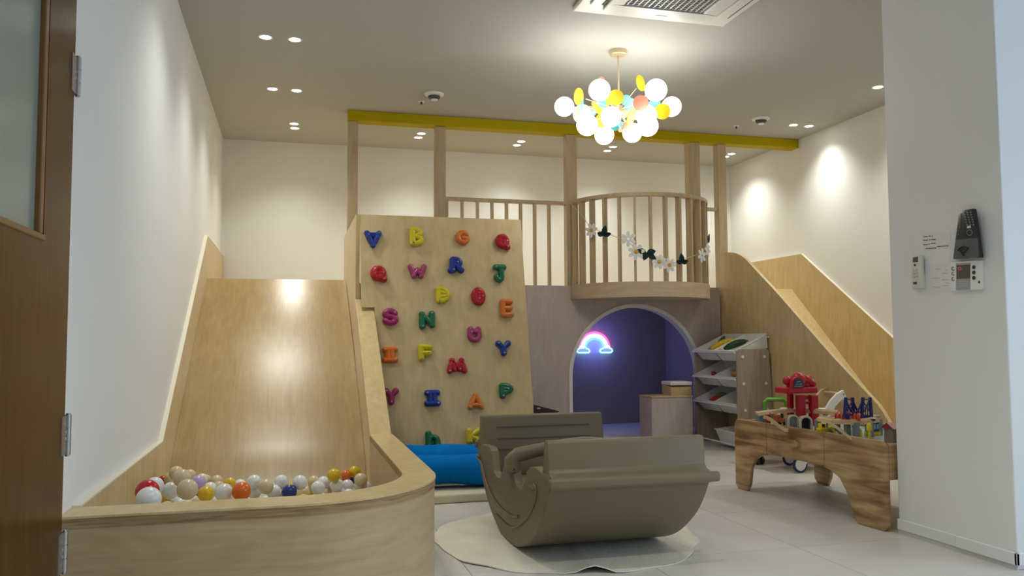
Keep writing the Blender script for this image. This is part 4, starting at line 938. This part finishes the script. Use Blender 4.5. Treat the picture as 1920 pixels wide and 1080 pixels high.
veg('toy_onion', 'tan toy onion in the near bin of the second tier', curve_pts(inbin(1, 0, 0.25, 0.75, -0.05), inbin(1, 0, 0.45, 0.72, -0.045), 0.0), tap(0.045), (0.55, 0.30, 0.08))
veg('toy_pepper', 'red toy pepper in the far bin of the third tier', curve_pts(inbin(2, 1, 0.03, 0.62, -0.045), inbin(2, 1, 0.35, 0.15, -0.035), 0.005), tap(0.036), (0.40, 0.012, 0.012), True)
veg('toy_lettuce', 'green toy lettuce leaf behind the red pepper', curve_pts(inbin(2, 1, 0.35, 0.70, -0.05), inbin(2, 1, 0.60, 0.35, -0.045), 0.01), tap(0.038), (0.10, 0.30, 0.06))

# small rack hidden behind the climbing wall with a dark bin
q = ony(994, 729, 7.12)
hr = thing('low_shelf', (ony(1020, 775, 7.2).x, 7.2, 0), 'low beige shelf frame peeking out behind the climbing wall', 'shelf')
SHW = mat('shelf_beige', (0.58, 0.52, 0.43), 0.5)
p0 = ony(993, 731, 7.12); p1 = ony(999, 731, 7.12)
MB().box(p0.x, p1.x, 7.10, 7.14, 0, p0.z).build('post', SHW, hr, bevel=0.004)
MB().box(p0.x - 0.01, ony(1002, 729, 7.12).x, 7.09, 7.40, p0.z, p0.z + 0.022).build('top_rail', SHW, hr, bevel=0.004)
a = ony(1000, 776, 7.12); b = ony(1049, 776, 7.12)
MB().box(a.x, b.x, 7.10, 7.40, a.z - 0.012, a.z + 0.006).build('shelf_board', SHW, hr, bevel=0.004)
MB().box(b.x - 0.02, b.x - 0.002, 7.10, 7.13, 0, a.z - 0.012).build('post', SHW, hr)
zs = a.z + 0.006
db = thing('dark_bin', ((a.x + b.x) / 2, 7.25, zs), 'dark brown sloping bin with an oval handle hole on the low shelf', 'bin')
MB().prism([(a.x + 0.004, zs), (b.x - 0.006, zs), (b.x - 0.006, zs + 0.012), (a.x + 0.03, zs + 0.068), (a.x + 0.004, zs + 0.068)], 'y', 7.12, 7.38).build('bin_body', mat('dark_brown', (0.035, 0.012, 0.010), 0.5), db)
hq = ony(1010, 765.5, 7.118)
MB().prism([(hq.x + 0.018 * math.cos(i * math.pi / 8), hq.z + 0.006 * math.sin(i * math.pi / 8)) for i in range(16)], 'y', 7.115, 7.12).build('handle_hole', SHW, db)

# counter box by the arch
CB = (7.18, 7.46)
x0, x1 = ony(1222, 780, CB[0]).x, ony(1299, 780, CB[0]).x; zt = ony(1222, 744, CB[0]).z
cb_ = thing('play_counter', ((x0 + x1) / 2, 7.32, 0), 'plain birch play counter box standing at the right of the cave arch', 'cabinet')
MB().box(x0, x1, CB[0], CB[1], 0.0, zt - 0.012).build('body', BIRCH_GREY, cb_, bevel=0.003)
MB().box(x0 - 0.004, x1 + 0.004, CB[0] - 0.006, CB[1], zt - 0.012, zt + 0.003).build('top_board', BIRCH, cb_, bevel=0.003)
rx0 = ony(1258, 735, 7.24).x; rx1 = ony(1297, 735, 7.24).x; rz1 = ony(1258, 725, 7.24).z
cr_ = thing('toy_till', ((rx0 + rx1) / 2, 7.33, zt + 0.003), 'wooden toy cash till with a white lid on the play counter', 'toy till')
MB().prism([(7.24, zt + 0.003), (7.44, zt + 0.003), (7.44, rz1 + 0.01), (7.27, rz1), (7.24, rz1 - 0.012)], 'x', rx0, rx1).build('till_body', BIRCH, cr_, bevel=0.003)
MB().box(rx0 - 0.004, rx1 + 0.004, 7.235, 7.445, rz1 + 0.011, rz1 + 0.045).build('till_lid', WHITE, cr_, bevel=0.006)

# ------------------------------------------------------------------ chandelier
CH = Vector((2.272, 5.449, 0))
ch = thing('chandelier', (CH.x, CH.y, ZC - 0.001), 'chandelier of glowing white globes and yellow, coral and turquoise discs', 'chandelier')
MB().lathe([(0, ZC - 0.001), (0.062, ZC - 0.001), (0.062, ZC - 0.032), (0.058, ZC - 0.036), (0, ZC - 0.036)], (CH.x, CH.y, 0), 28).build('canopy', BRASS, ch, smooth=True)
HZ = 2.655
MB().cyl((CH.x, CH.y, (ZC - 0.03 + HZ) / 2), 0.0065, ZC - 0.03 - HZ, seg=10).build('rod', BRASS, ch, smooth=True)
MB().lathe([(0, HZ + 0.03), (0.03, HZ + 0.025), (0.035, HZ), (0.03, HZ - 0.025), (0, HZ - 0.03)], (CH.x, CH.y, 0), 20).build('hub', BRASS, ch, smooth=True)
GLOBE = mat('globe_glass', (0.9, 0.9, 0.9), 0.3, emit=(1.0, 0.985, 0.90), estr=10.0)
GL = [(1058, 200, 38, 0.02), (1124, 169, 42, -0.16), (1145.6, 219, 40, -0.30), (1101, 234.5, 42, -0.10), (1133, 253, 38, 0.04), (1185.5, 249, 38, 0.05), (1212, 216, 41, -0.22), (1214.5, 236, 41, -0.02), (1230, 169, 42.5, -0.14), (1259, 200, 38, 0.06), (1092, 214, 37, 0.20)]
for (px, py, d, dy) in GL:
    q = ony(px, py, CH.y + dy); r = d * (q - EYE).length / FPX / 2 * 0.93
    MB().sph(q, r, 32, 18).build('globe', GLOBE, ch, smooth=True)
    hub = Vector((CH.x, CH.y, HZ)); e = q + (hub - q).normalized() * r * 0.97
    MB().tube([hub, e], 0.004, 6).build('arm', BRASS, ch)
DC = {'yellow': (0.90, 0.60, 0.01), 'coral': (0.90, 0.36, 0.25), 'turquoise': (0.16, 0.58, 0.62)}
cs = 320 / 1440
DISC = [(383, 545, 75, 140, 0, 'yellow', .0), (368, 690, 45, 95, -10, 'coral', -.02), (697, 553, 128, 128, 0, 'yellow', -.20), (782, 578, 85, 92, 0, 'turquoise', .05), (905, 430, 62, 132, 15, 'yellow', .0),
 (905, 600, 128, 125, 0, 'coral', -.32), (818, 620, 70, 120, -15, 'turquoise', -.05), (1020, 605, 100, 60, 0, 'turquoise', .02), (1092, 670, 125, 128, 0, 'yellow', -.24), (540, 645, 45, 135, 38, 'yellow', -.08),
 (572, 612, 95, 80, 0, 'turquoise', .02), (500, 678, 60, 60, 0, 'turquoise', .10), (570, 755, 55, 120, 20, 'yellow', -.02), (828, 715, 58, 140, -20, 'yellow', -.12), (785, 790, 70, 60, 0, 'coral', -.02), (740, 785, 60, 55, 0, 'turquoise', .0), (690, 808, 70, 45, 0, 'turquoise', -.12), (765, 680, 60, 90, 0, 'coral', .06), (575, 400, 50, 50, 0, 'coral', .06), (735, 828, 35, 35, 0, 'coral', .0), (620, 590, 60, 70, 0, 'yellow', .08), (410, 622, 16, 100, -8, 'turquoise', -.06)]
for (x, y, w, h, rot, c, dy) in DISC:
    q = ony(1000 + x * cs, 60 + y * cs, CH.y + dy); k = (q - EYE).length / FPX * cs
    R_ = max(w, h) * k / 2; ratio = min(w, h) / max(w, h)
    vd = (EYE - q).normalized(); rt = vd.cross(Vector((0, 0, 1))).normalized() * -1; upv = vd.cross(rt) * -1
    ax = rt if w <= h else upv
    ax = Matrix.Rotation(math.radians(rot), 3, vd) @ ax
    n_ = (vd * ratio + ax * math.sqrt(max(0, 1 - ratio ** 2))).normalized()
    MB().cyl(q, R_, 0.007, n_, 28).build('disc', mat('disc_' + c, DC[c], 0.6, trans=0.45), ch, bevel=0.0015, label=c + ' disc')
    hub = Vector((CH.x, CH.y, HZ)); MB().tube([hub, q + (hub - q).normalized() * min(R_, (hub - q).length * 0.9) * 0.9], 0.003, 6).build('arm', BRASS, ch)

# ------------------------------------------------------------------ downlights
LENS = mat('downlight_lens', (0.9, 0.9, 0.9), 0.4, emit=(1.0, 0.93, 0.80), estr=18.0)
DL = [(-0.187, 5.79, 'left one of the pair over the foot of the wide slide'), (0.008, 5.79, 'right one of the pair over the foot of the wide slide'),
 (-0.165, 6.99, 'left one of the pair over the middle of the wide slide'), (0.028, 6.99, 'right one of the pair over the middle of the wide slide'),
 (0.012, 8.08, 'front one of the pair over the top of the wide slide'), (0.020, 8.25, 'back one of the pair over the top of the wide slide'),
 (1.256, 8.16, 'front one of the pair above the loft beside the first post'), (1.250, 8.33, 'back one of the pair above the loft beside the first post'),
 (2.326, 8.24, 'front one of the pair above the straight railing'), (2.326, 8.41, 'back one of the pair above the straight railing'),
 (3.36, 8.24, 'front one of the pair above the curved balcony'), (3.37, 8.43, 'back one of the pair above the curved balcony'),
 (4.787, 8.23, 'front one of the pair in the far right corner'), (4.797, 8.38, 'back one of the pair in the far right corner'),
 (4.735, 6.96, 'left of the pair by the right wall before the beam'), (4.909, 6.96, 'right of the pair by the right wall before the beam'),
 (4.705, 5.72, 'single one showing beside the white column'), (4.885, 5.72, 'one hidden behind the white column'), (4.705, 4.5, 'left one of the pair behind the white column'), (4.885, 4.5, 'right one of the pair behind the white column'),
 (-0.187, 4.59, 'left one of the pair over the ball pit'), (0.008, 4.59, 'right one of the pair over the ball pit'),
 (1.20, 2.45, 'left one of the unseen pair added in front of the rug'), (1.38, 2.45, 'right one of the unseen pair added in front of the rug'),  # unseen pair added and placed to brighten the column and front floor
 (0.15, 1.10, 'left one of the left pair in the unseen row added near the camera'), (0.33, 1.10, 'right one of the left pair in the unseen row added near the camera'),  # three unseen pairs added as fill light for the floor and pit front
 (1.20, 1.10, 'left one of the middle pair in the unseen row added near the camera'), (1.38, 1.10, 'right one of the middle pair in the unseen row added near the camera'),
 (2.40, 1.10, 'left one of the right pair in the unseen row added near the camera'), (2.58, 1.10, 'right one of the right pair in the unseen row added near the camera')]
src = None
for (x, y, lab) in DL:
    t = thing('downlight', (x, y, ZC), 'round ceiling downlight, ' + lab, 'downlight', 'ceiling downlights')
    if src is None:
        a = MB().lathe([(0.040, ZC - 0.001), (0.050, ZC - 0.001), (0.050, ZC - 0.004), (0.043, ZC - 0.006), (0.038, ZC - 0.004), (0.038, ZC - 0.001)], (x, y, 0), 24).build('trim_ring', WHITE, t, smooth=True)
        b = MB().lathe([(0, ZC - 0.003), (0.038, ZC - 0.003), (0.038, ZC - 0.001), (0, ZC - 0.001)], (x, y, 0), 24).build('lens', LENS, t)
        src = (a, b)
    else:
        for s in src: copy_part(s, t)
    l = bpy.data.lights.new('bulb', 'SPOT'); l.energy = SPOT_W; l.color = SPOT_C; l.spot_size = math.radians(120); l.spot_blend = 1.0; l.shadow_soft_size = 0.035
    o = bpy.data.objects.new('bulb', l); col.objects.link(o); o.parent = t; o.location = (0, 0, -0.012)

# ------------------------------------------------------------------ ceiling fittings
ac = thing('ceiling_air_conditioner', (2.22, 4.29, ZC - 0.001), 'white square ceiling air conditioner with a grid grille', 'air conditioner')
X0, X1, Y0, Y1 = 1.69, 2.745, 3.76, 4.79
def ring(x0, x1, y0, y1, w, z0, z1, mb=None):
    mb = mb or MB(); return mb.box(x0, x1, y0, y0 + w, z0, z1).box(x0, x1, y1 - w, y1, z0, z1).box(x0, x0 + w, y0 + w, y1 - w, z0, z1).box(x1 - w, x1, y0 + w, y1 - w, z0, z1)
MB().box(X0, X1, Y0, Y1, ZC - 0.028, ZC - 0.001).build('outer_frame', WHITE, ac, bevel=0.008)
ring(X0 + 0.16, X1 - 0.16, Y0 + 0.11, Y1 - 0.11, 0.10, ZC - 0.05, ZC - 0.0285).build('inner_frame', WHITE, ac, bevel=0.008)
for (a0, a1, b0, b1) in ((X0 + 0.05, X0 + 0.145, Y0 + 0.15, Y1 - 0.15), (X1 - 0.145, X1 - 0.05, Y0 + 0.15, Y1 - 0.15)):
    MB().box(a0 + 0.012, a1 - 0.012, b0, b1, ZC - 0.04, ZC - 0.029).build('louver', WHITE, ac, bevel=0.004)
    MB().box(a1 - 0.01, a1 + 0.004, b0, b1, ZC - 0.032, ZC - 0.0285).build('air_slot', DARK, ac)
gx0, gx1, gy0, gy1 = X0 + 0.262, X1 - 0.262, Y0 + 0.212, Y1 - 0.212
MB().box(gx0, gx1, gy0, gy1, ZC - 0.034, ZC - 0.029).build('grille_back', DARK, ac)
for i in range(15):
    x = gx0 + (gx1 - gx0) * (i + 0.5) / 15; MB().box(x - 0.004, x + 0.004, gy0, gy1, ZC - 0.044, ZC - 0.0345).build('grille_bar', WHITE, ac)
for i in range(24):
    y = gy0 + (gy1 - gy0) * (i + 0.5) / 24; MB().box(gx0, gx1, y - 0.003, y + 0.003, ZC - 0.042, ZC - 0.035).build('grille_bar', mat('grille_grey', (0.45, 0.45, 0.44), 0.5), ac)
q = onz(1240, 30, ZC - 0.051); MB().box(q.x - 0.04, q.x + 0.04, q.y - 0.006, q.y + 0.006, ZC - 0.0515, ZC - 0.0505).build('badge', mat('badge_grey', (0.4, 0.4, 0.4), 0.4), ac)
for (x, y, lab) in ((1.157, 6.81, 'round white ceiling speaker left of the chandelier'), (4.296, 6.83, 'round white ceiling speaker right of the chandelier')):
    t = thing('ceiling_detector', (x, y, ZC - 0.001), lab.replace('speaker', 'detector'), 'detector', 'ceiling detectors')
    MB().lathe([(0, ZC - 0.001), (0.085, ZC - 0.001), (0.082, ZC - 0.012), (0.055, ZC - 0.02), (0, ZC - 0.02)], (x, y, 0), 28).build('base', WHITE, t, smooth=True)
    MB().lathe([(0.05, ZC - 0.0205), (0.052, ZC - 0.022), (0.046, ZC - 0.04), (0.03, ZC - 0.048), (0, ZC - 0.048)], (x, y, 0), 24).build('sensor_ring', mat('detector_dark', (0.06, 0.06, 0.06), 0.5), t, smooth=True)
    MB().lathe([(0, ZC - 0.0485), (0.03, ZC - 0.0485), (0.026, ZC - 0.056), (0, ZC - 0.058)], (x, y, 0), 20).build('cap', WHITE, t, smooth=True)
for (x, y, lab) in ((1.085, 7.05, 'tiny ceiling sprinkler beside the left detector'), (4.207, 7.13, 'tiny ceiling sprinkler beside the right detector')):
    t = thing('sprinkler', (x, y, ZC - 0.001), lab, 'sprinkler', 'ceiling sprinklers')
    MB().lathe([(0, ZC - 0.001), (0.03, ZC - 0.001), (0.028, ZC - 0.006), (0, ZC - 0.007)], (x, y, 0), 18).build('plate', WHITE, t, smooth=True)
    MB().cyl((x, y, ZC - 0.018), 0.009, 0.022, seg=10).build('head', mat('detector_dark', (0.06, 0.06, 0.06), 0.5), t)

# ------------------------------------------------------------------ things on the column
def cbox(px0, py0, px1, py1, d0, d1, mb=None):
    a = onx(px0, py0, PX - d1); b = onx(px1, py1, PX - d1); mb = mb or MB()
    return mb.box(PX - d1, PX - d0, min(a.y, b.y), max(a.y, b.y), min(a.z, b.z), max(a.z, b.z))
def cpt(px, py, d=0.0): q = onx(px, py, PX - d); return Vector((PX - d, q.y, q.z))
def cquad(pts, d0, d1, mb=None):
    mb = mb or MB(); P = [onx(x, y, PX - d1) for x, y in pts]; return mb.prism([(p.y, p.z) for p in P], 'x', PX - d1, PX - d0)
# air conditioner remote
t = thing('remote_control', cpt(1718, 541), 'small white air conditioner remote clipped to the column', 'remote')
cquad([(1709, 484), (1728, 478), (1729, 540), (1709, 541)], 0.008, 0.024).build('remote_body', mat('remote_ivory', (0.70, 0.68, 0.60), 0.4), t, bevel=0.005, smooth=True)
cquad([(1711, 520), (1731, 512), (1732, 540), (1712, 543)], 0.0, 0.012).build('cradle', mat('remote_ivory', (0.70, 0.68, 0.60), 0.4), t, bevel=0.003)
cquad([(1711.5, 483), (1721, 481), (1721, 491), (1711.5, 492)], 0.0241, 0.025).build('display', mat('lcd', (0.07, 0.085, 0.07), 0.3), t)
MB().cyl(cpt(1715.5, 497, 0.025), 0.006, 0.003, (1, 0, 0), 12).build('power_button', mat('button_dark', (0.06, 0.05, 0.05), 0.5), t)
for (x, y) in ((1712, 506), (1717, 505), (1712, 512), (1717, 511), (1712, 518), (1717, 517)):
    cbox(x, y, x + 3, y + 3, 0.0241, 0.026).build('button', mat('button_pale', (0.55, 0.50, 0.46), 0.5), t)
cbox(1712, 529, 1719, 533, 0.0241, 0.025).build('badge', mat('button_dark', (0.06, 0.05, 0.05), 0.5), t)
# acrylic holder with two remotes
t = thing('remote_holder', cpt(1812, 488), 'clear acrylic remote holder with a wireless symbol on the column', 'holder')
cquad([(1785, 433), (1846, 403), (1847, 488), (1780, 492)], 0.0, 0.003).build('back_plate', CLEAR, t)
cquad([(1781, 450), (1833, 446), (1834, 487), (1781, 491)], 0.050, 0.053).build('front_plate', CLEAR, t)
cquad([(1781, 488), (1846, 484), (1846, 489), (1781, 493)], 0.003, 0.050).build('bottom_plate', CLEAR, t)
wf_ = MB(); c0 = cpt(1806, 478, 0.0545)
WSY = mat('symbol_black', (0.01, 0.01, 0.01), 0.5)
for r in (0.014, 0.026, 0.038): wf_.tube([c0 + Vector((0, r * math.cos(math.radians(a)), r * math.sin(math.radians(a)))) for a in range(40, 141, 10)], 0.0042, 6)
wf_.sph(c0, 0.006, 8, 6); wf_.build('wireless_symbol', WSY, t, label='black wireless symbol')
def remote(lab, quad, d0, d1, btn):
    t = thing('remote_control', cpt(quad[2][0], quad[2][1], d0), lab, 'remote')
    cquad(quad, d0, d1).build('remote_body', BLACK, t, bevel=0.004, smooth=True)
    for (x, y) in btn: MB().cyl(cpt(x, y, d1 + 0.001), 0.0035, 0.003, (1, 0, 0), 8).build('button', mat('button_grey', (0.22, 0.23, 0.24), 0.5), t)
    return t
remote('wide black remote leaning at the back of the acrylic holder', [(1797, 402), (1806, 397), (1820, 420), (1811, 485), (1786, 486)], 0.006, 0.022, [(1800, 426), (1797, 440), (1806, 428)])
t = remote('slim black television remote standing in front in the acrylic holder', [(1804, 394), (1824, 391), (1838, 483), (1812, 485), (1803, 420)], 0.024, 0.046, [(x + r * 1.1, 398 + r * 4.6) for r in range(6) for x in (1808, 1814, 1820)])
MB().tube([cpt(1818 + 5 * math.cos(a), 436 + 5 * math.sin(a), 0.047) for a in [2 * math.pi * i / 16 for i in range(17)]], 0.002, 6).build('navigation_ring', mat('button_grey', (0.22, 0.23, 0.24), 0.5), t)
cbox(1813, 424, 1820, 427, 0.046, 0.047).build('logo_mark', mat('logo_white', (0.7, 0.7, 0.7), 0.5), t)
# control panel, paper note, loose label
t = thing('wall_control_panel', cpt(1815, 546), 'white wall control panel with a dark screen and round buttons', 'control panel')
cquad([(1782, 492), (1840, 488), (1840, 543), (1782, 546)], 0.0, 0.016).build('panel_body', WHITE, t, bevel=0.003)
cquad([(1792.5, 494), (1819, 492.5), (1819, 545 - 2), (1792.5, 544.5)], 0.0161, 0.017).build('centre_strip', mat('panel_grey', (0.36, 0.36, 0.36), 0.4), t)
cquad([(1793.5, 497.5), (1818.5, 496), (1818.5, 522), (1793.5, 523)], 0.0171, 0.0185).build('screen', mat('panel_screen', (0.085, 0.08, 0.08), 0.25), t)
sy = MB(); sy.tube([cpt(x, y, 0.0187) for x, y in ((1797, 506), (1797, 502), (1801, 501), (1803, 504), (1799, 507))], 0.0015, 5); sy.build('red_symbol', mat('panel_red', (0.6, 0.02, 0.06), 0.4, emit=(0.9, 0.05, 0.1), estr=0.4), t)
for (x, y) in ((1787, 504), (1787, 513), (1787, 523)): 
    MB().tube([cpt(x + 2.5 * math.cos(a), y + 3 * math.sin(a), 0.017) for a in [0.6 + i * 0.5 for i in range(10)]], 0.0016, 5).build('button_mark', WSY, t)
for (x, y) in ((1826, 501), (1826, 511), (1826, 521)): 
    MB().cyl(cpt(x, y, 0.017), 0.009, 0.003, (1, 0, 0), 14).build('button', mat('button_black', (0.03, 0.03, 0.035), 0.4), t)
cbox(1834, 526.5, 1837, 531, 0.0161, 0.018).build('sensor', BLACK, t)
mk = MB(); rr = random.Random(9)
for y in (527, 531, 535): 
    x = 1798
    while x < 1814: w = rr.uniform(1, 2.5); cbox(x, y, x + w, y + 1.2, 0.0171, 0.0174, mk); x += w + 0.8
mk.build('printed_text', mat('text_pale', (0.55, 0.55, 0.55), 0.6), t)
t = thing('paper_note', cpt(1765, 549), 'white paper note with printed lines taped beside the control panel', 'paper')
cquad([(1743, 495), (1792, 491), (1793, 546), (1744, 550)], 0.0, 0.0012).build('sheet', mat('paper', (0.78, 0.77, 0.72), 0.7), t)
mk = MB()
for (x0, x1, y) in ((1755, 1764, 504), (1766, 1777, 512), (1749, 1762, 521), (1766, 1778, 524), (1749, 1762, 538), (1766, 1778, 535), (1774, 1777, 530), (1772, 1776, 506)):
    x = x0
    while x < x1: w = rr.uniform(1, 2.4); cbox(x, y, x + w, y + 1.1, 0.0012, 0.0016, mk); x += w + 0.6
mk.build('printed_text', mat('text_grey', (0.42, 0.38, 0.30), 0.7), t)
t = thing('instruction_label', cpt(1757, 471), 'clear instruction label with four short printed lines on the column', 'label')
cquad([(1728, 438), (1782, 432), (1783, 466), (1733, 472)], 0.0, 0.0009).build('sheet', mat('label_white', (0.76, 0.75, 0.72), 0.6), t)
mk = MB()
for (x0, x1, y, dy) in ((1731, 1738, 443, -0.5), (1741, 1744, 442, 0), (1747, 1749, 442, 0), (1731, 1740, 450, -.5), (1742, 1744, 449, 0), (1746, 1754, 448.5, 0), (1731, 1739, 458, 0), (1741, 1743, 457, 0), (1745, 1753, 456, -.5), (1735, 1755, 465.5, -1.5), (1757, 1778, 461.5, -1.5)):
    x = x0
    while x < x1:
        w = rr.uniform(1.2, 2.6); yy = y + dy * (x - x0) / max(1, x1 - x0); cbox(x, yy, x + w, yy + 1.5, 0.0009, 0.0013, mk); x += w + 0.4
mk.build('printed_text', mat('text_black', (0.05, 0.05, 0.05), 0.7), t)

# ------------------------------------------------------------------ daisy garland on the balcony
GR = BR + 0.03
def gpos(px, py, off=0.0):
    # point on the balcony front (vertical cylinder), as seen at px, py
    v = ray(px, py); r = GR + off; ex, ey = EYE.x - BC[0], EYE.y - BC[1]
    a = v.x ** 2 + v.y ** 2; b = 2 * (ex * v.x + ey * v.y); c = ex * ex + ey * ey - r * r; dsc = b * b - 4 * a * c
    if dsc < 0: tt = -b / (2 * a)
    else: tt = (-b - math.sqrt(dsc)) / (2 * a)
    return EYE + v * tt
gl = thing('daisy_garland', gpos(1215, 475), 'garland of white felt daisies and dark green leaves strung across the balcony', 'garland')
gpts = [(1068, 380), (1090, 402), (1108, 428), (1135, 436), (1165, 448), (1178, 452), (1193, 468), (1215, 478), (1237, 491), (1254, 497), (1279, 486), (1300, 480), (1315, 474), (1326, 460), (1331, 440)]
MB().tube([gpos(*q) for q in gpts], 0.003, 6).build('string', mat('string_cream', (0.62, 0.55, 0.42), 0.8), gl)
FW = mat('felt_white', (0.78, 0.78, 0.76), 0.9); FG = mat('felt_green', (0.004, 0.03, 0.028), 0.9); FY = mat('felt_yellow', (0.66, 0.38, 0.05), 0.9)
def petal_poly(l, w): return [(l * (0.12 + 0.88 * (1 - math.cos(a)) / 2), w / 2 * math.sin(a) * (0.7 + 0.3 * (1 - math.cos(a)) / 2)) for a in [2 * math.pi * i / 12 for i in range(12)]]
def frame(p):
    n_ = Vector((p.x - BC[0], p.y - BC[1], 0)).normalized(); s = Vector((-n_.y, n_.x, 0)); return Matrix((s, Vector((0, 0, 1)), n_)).transposed().to_4x4()
def daisy(px, py, rpx, rot, npet=7, center=True):
    p = gpos(px, py, 0.012); k = (p - EYE).length / FPX; F = frame(p); F.translation = p; r = rpx * k
    for i in range(npet):
        M2 = F @ Matrix.Rotation(math.radians(rot + 360 * i / npet), 4, 'Z')
        MB().prism(petal_poly(r, r * 0.55), 'z', -0.002 + 0.0015 * (i % 2), 0.002 + 0.0015 * (i % 2)).xf(M2).build('petal', FW, gl)
    if center: MB().lathe([(0, 0.010), (r * 0.2, 0.008), (r * 0.28, 0.004), (r * 0.28, 0)], (0, 0, 0), 16).xf(F).build('flower_centre', FY, gl, smooth=True)
def leaf(px, py, spec):
    p = gpos(px, py, 0.012); k = (p - EYE).length / FPX; F = frame(p); F.translation = p
    for (ang, l, w) in spec:
        M2 = F @ Matrix.Rotation(math.radians(ang), 4, 'Z')
        L_ = l * k; W_ = w * k
        pp = [(0, 0), (L_ * .25, W_ * .42), (L_ * .55, W_ * .5), (L_ * .8, W_ * .3), (L_, 0), (L_ * .8, -W_ * .3), (L_ * .55, -W_ * .5), (L_ * .25, -W_ * .42)]
        MB().prism(pp, 'z', -0.002, 0.002).xf(M2).build('leaf', FG, gl)
daisy(1109, 432, 14, 10); daisy(1178, 448, 15, 30, 6, False); daisy(1193, 472, 16, 5); daisy(1236, 491, 14, 25); daisy(1255, 497, 14, 0); daisy(1316, 479, 14, 20, 6, False); daisy(1327, 469, 12, 50, 6, False)
leaf(1131, 442, [(75, 20, 11), (150, 14, 10), (10, 17, 9), (45, 10, 8)])
leaf(1212, 474, [(160, 18, 11), (10, 18, 12), (-35, 22, 11), (-110, 15, 11)])
leaf(1279, 494, [(95, 19, 11), (25, 15, 9), (160, 14, 9), (60, 10, 8)])
leaf(1329, 456, [(80, 18, 7), (100, 14, 7)])
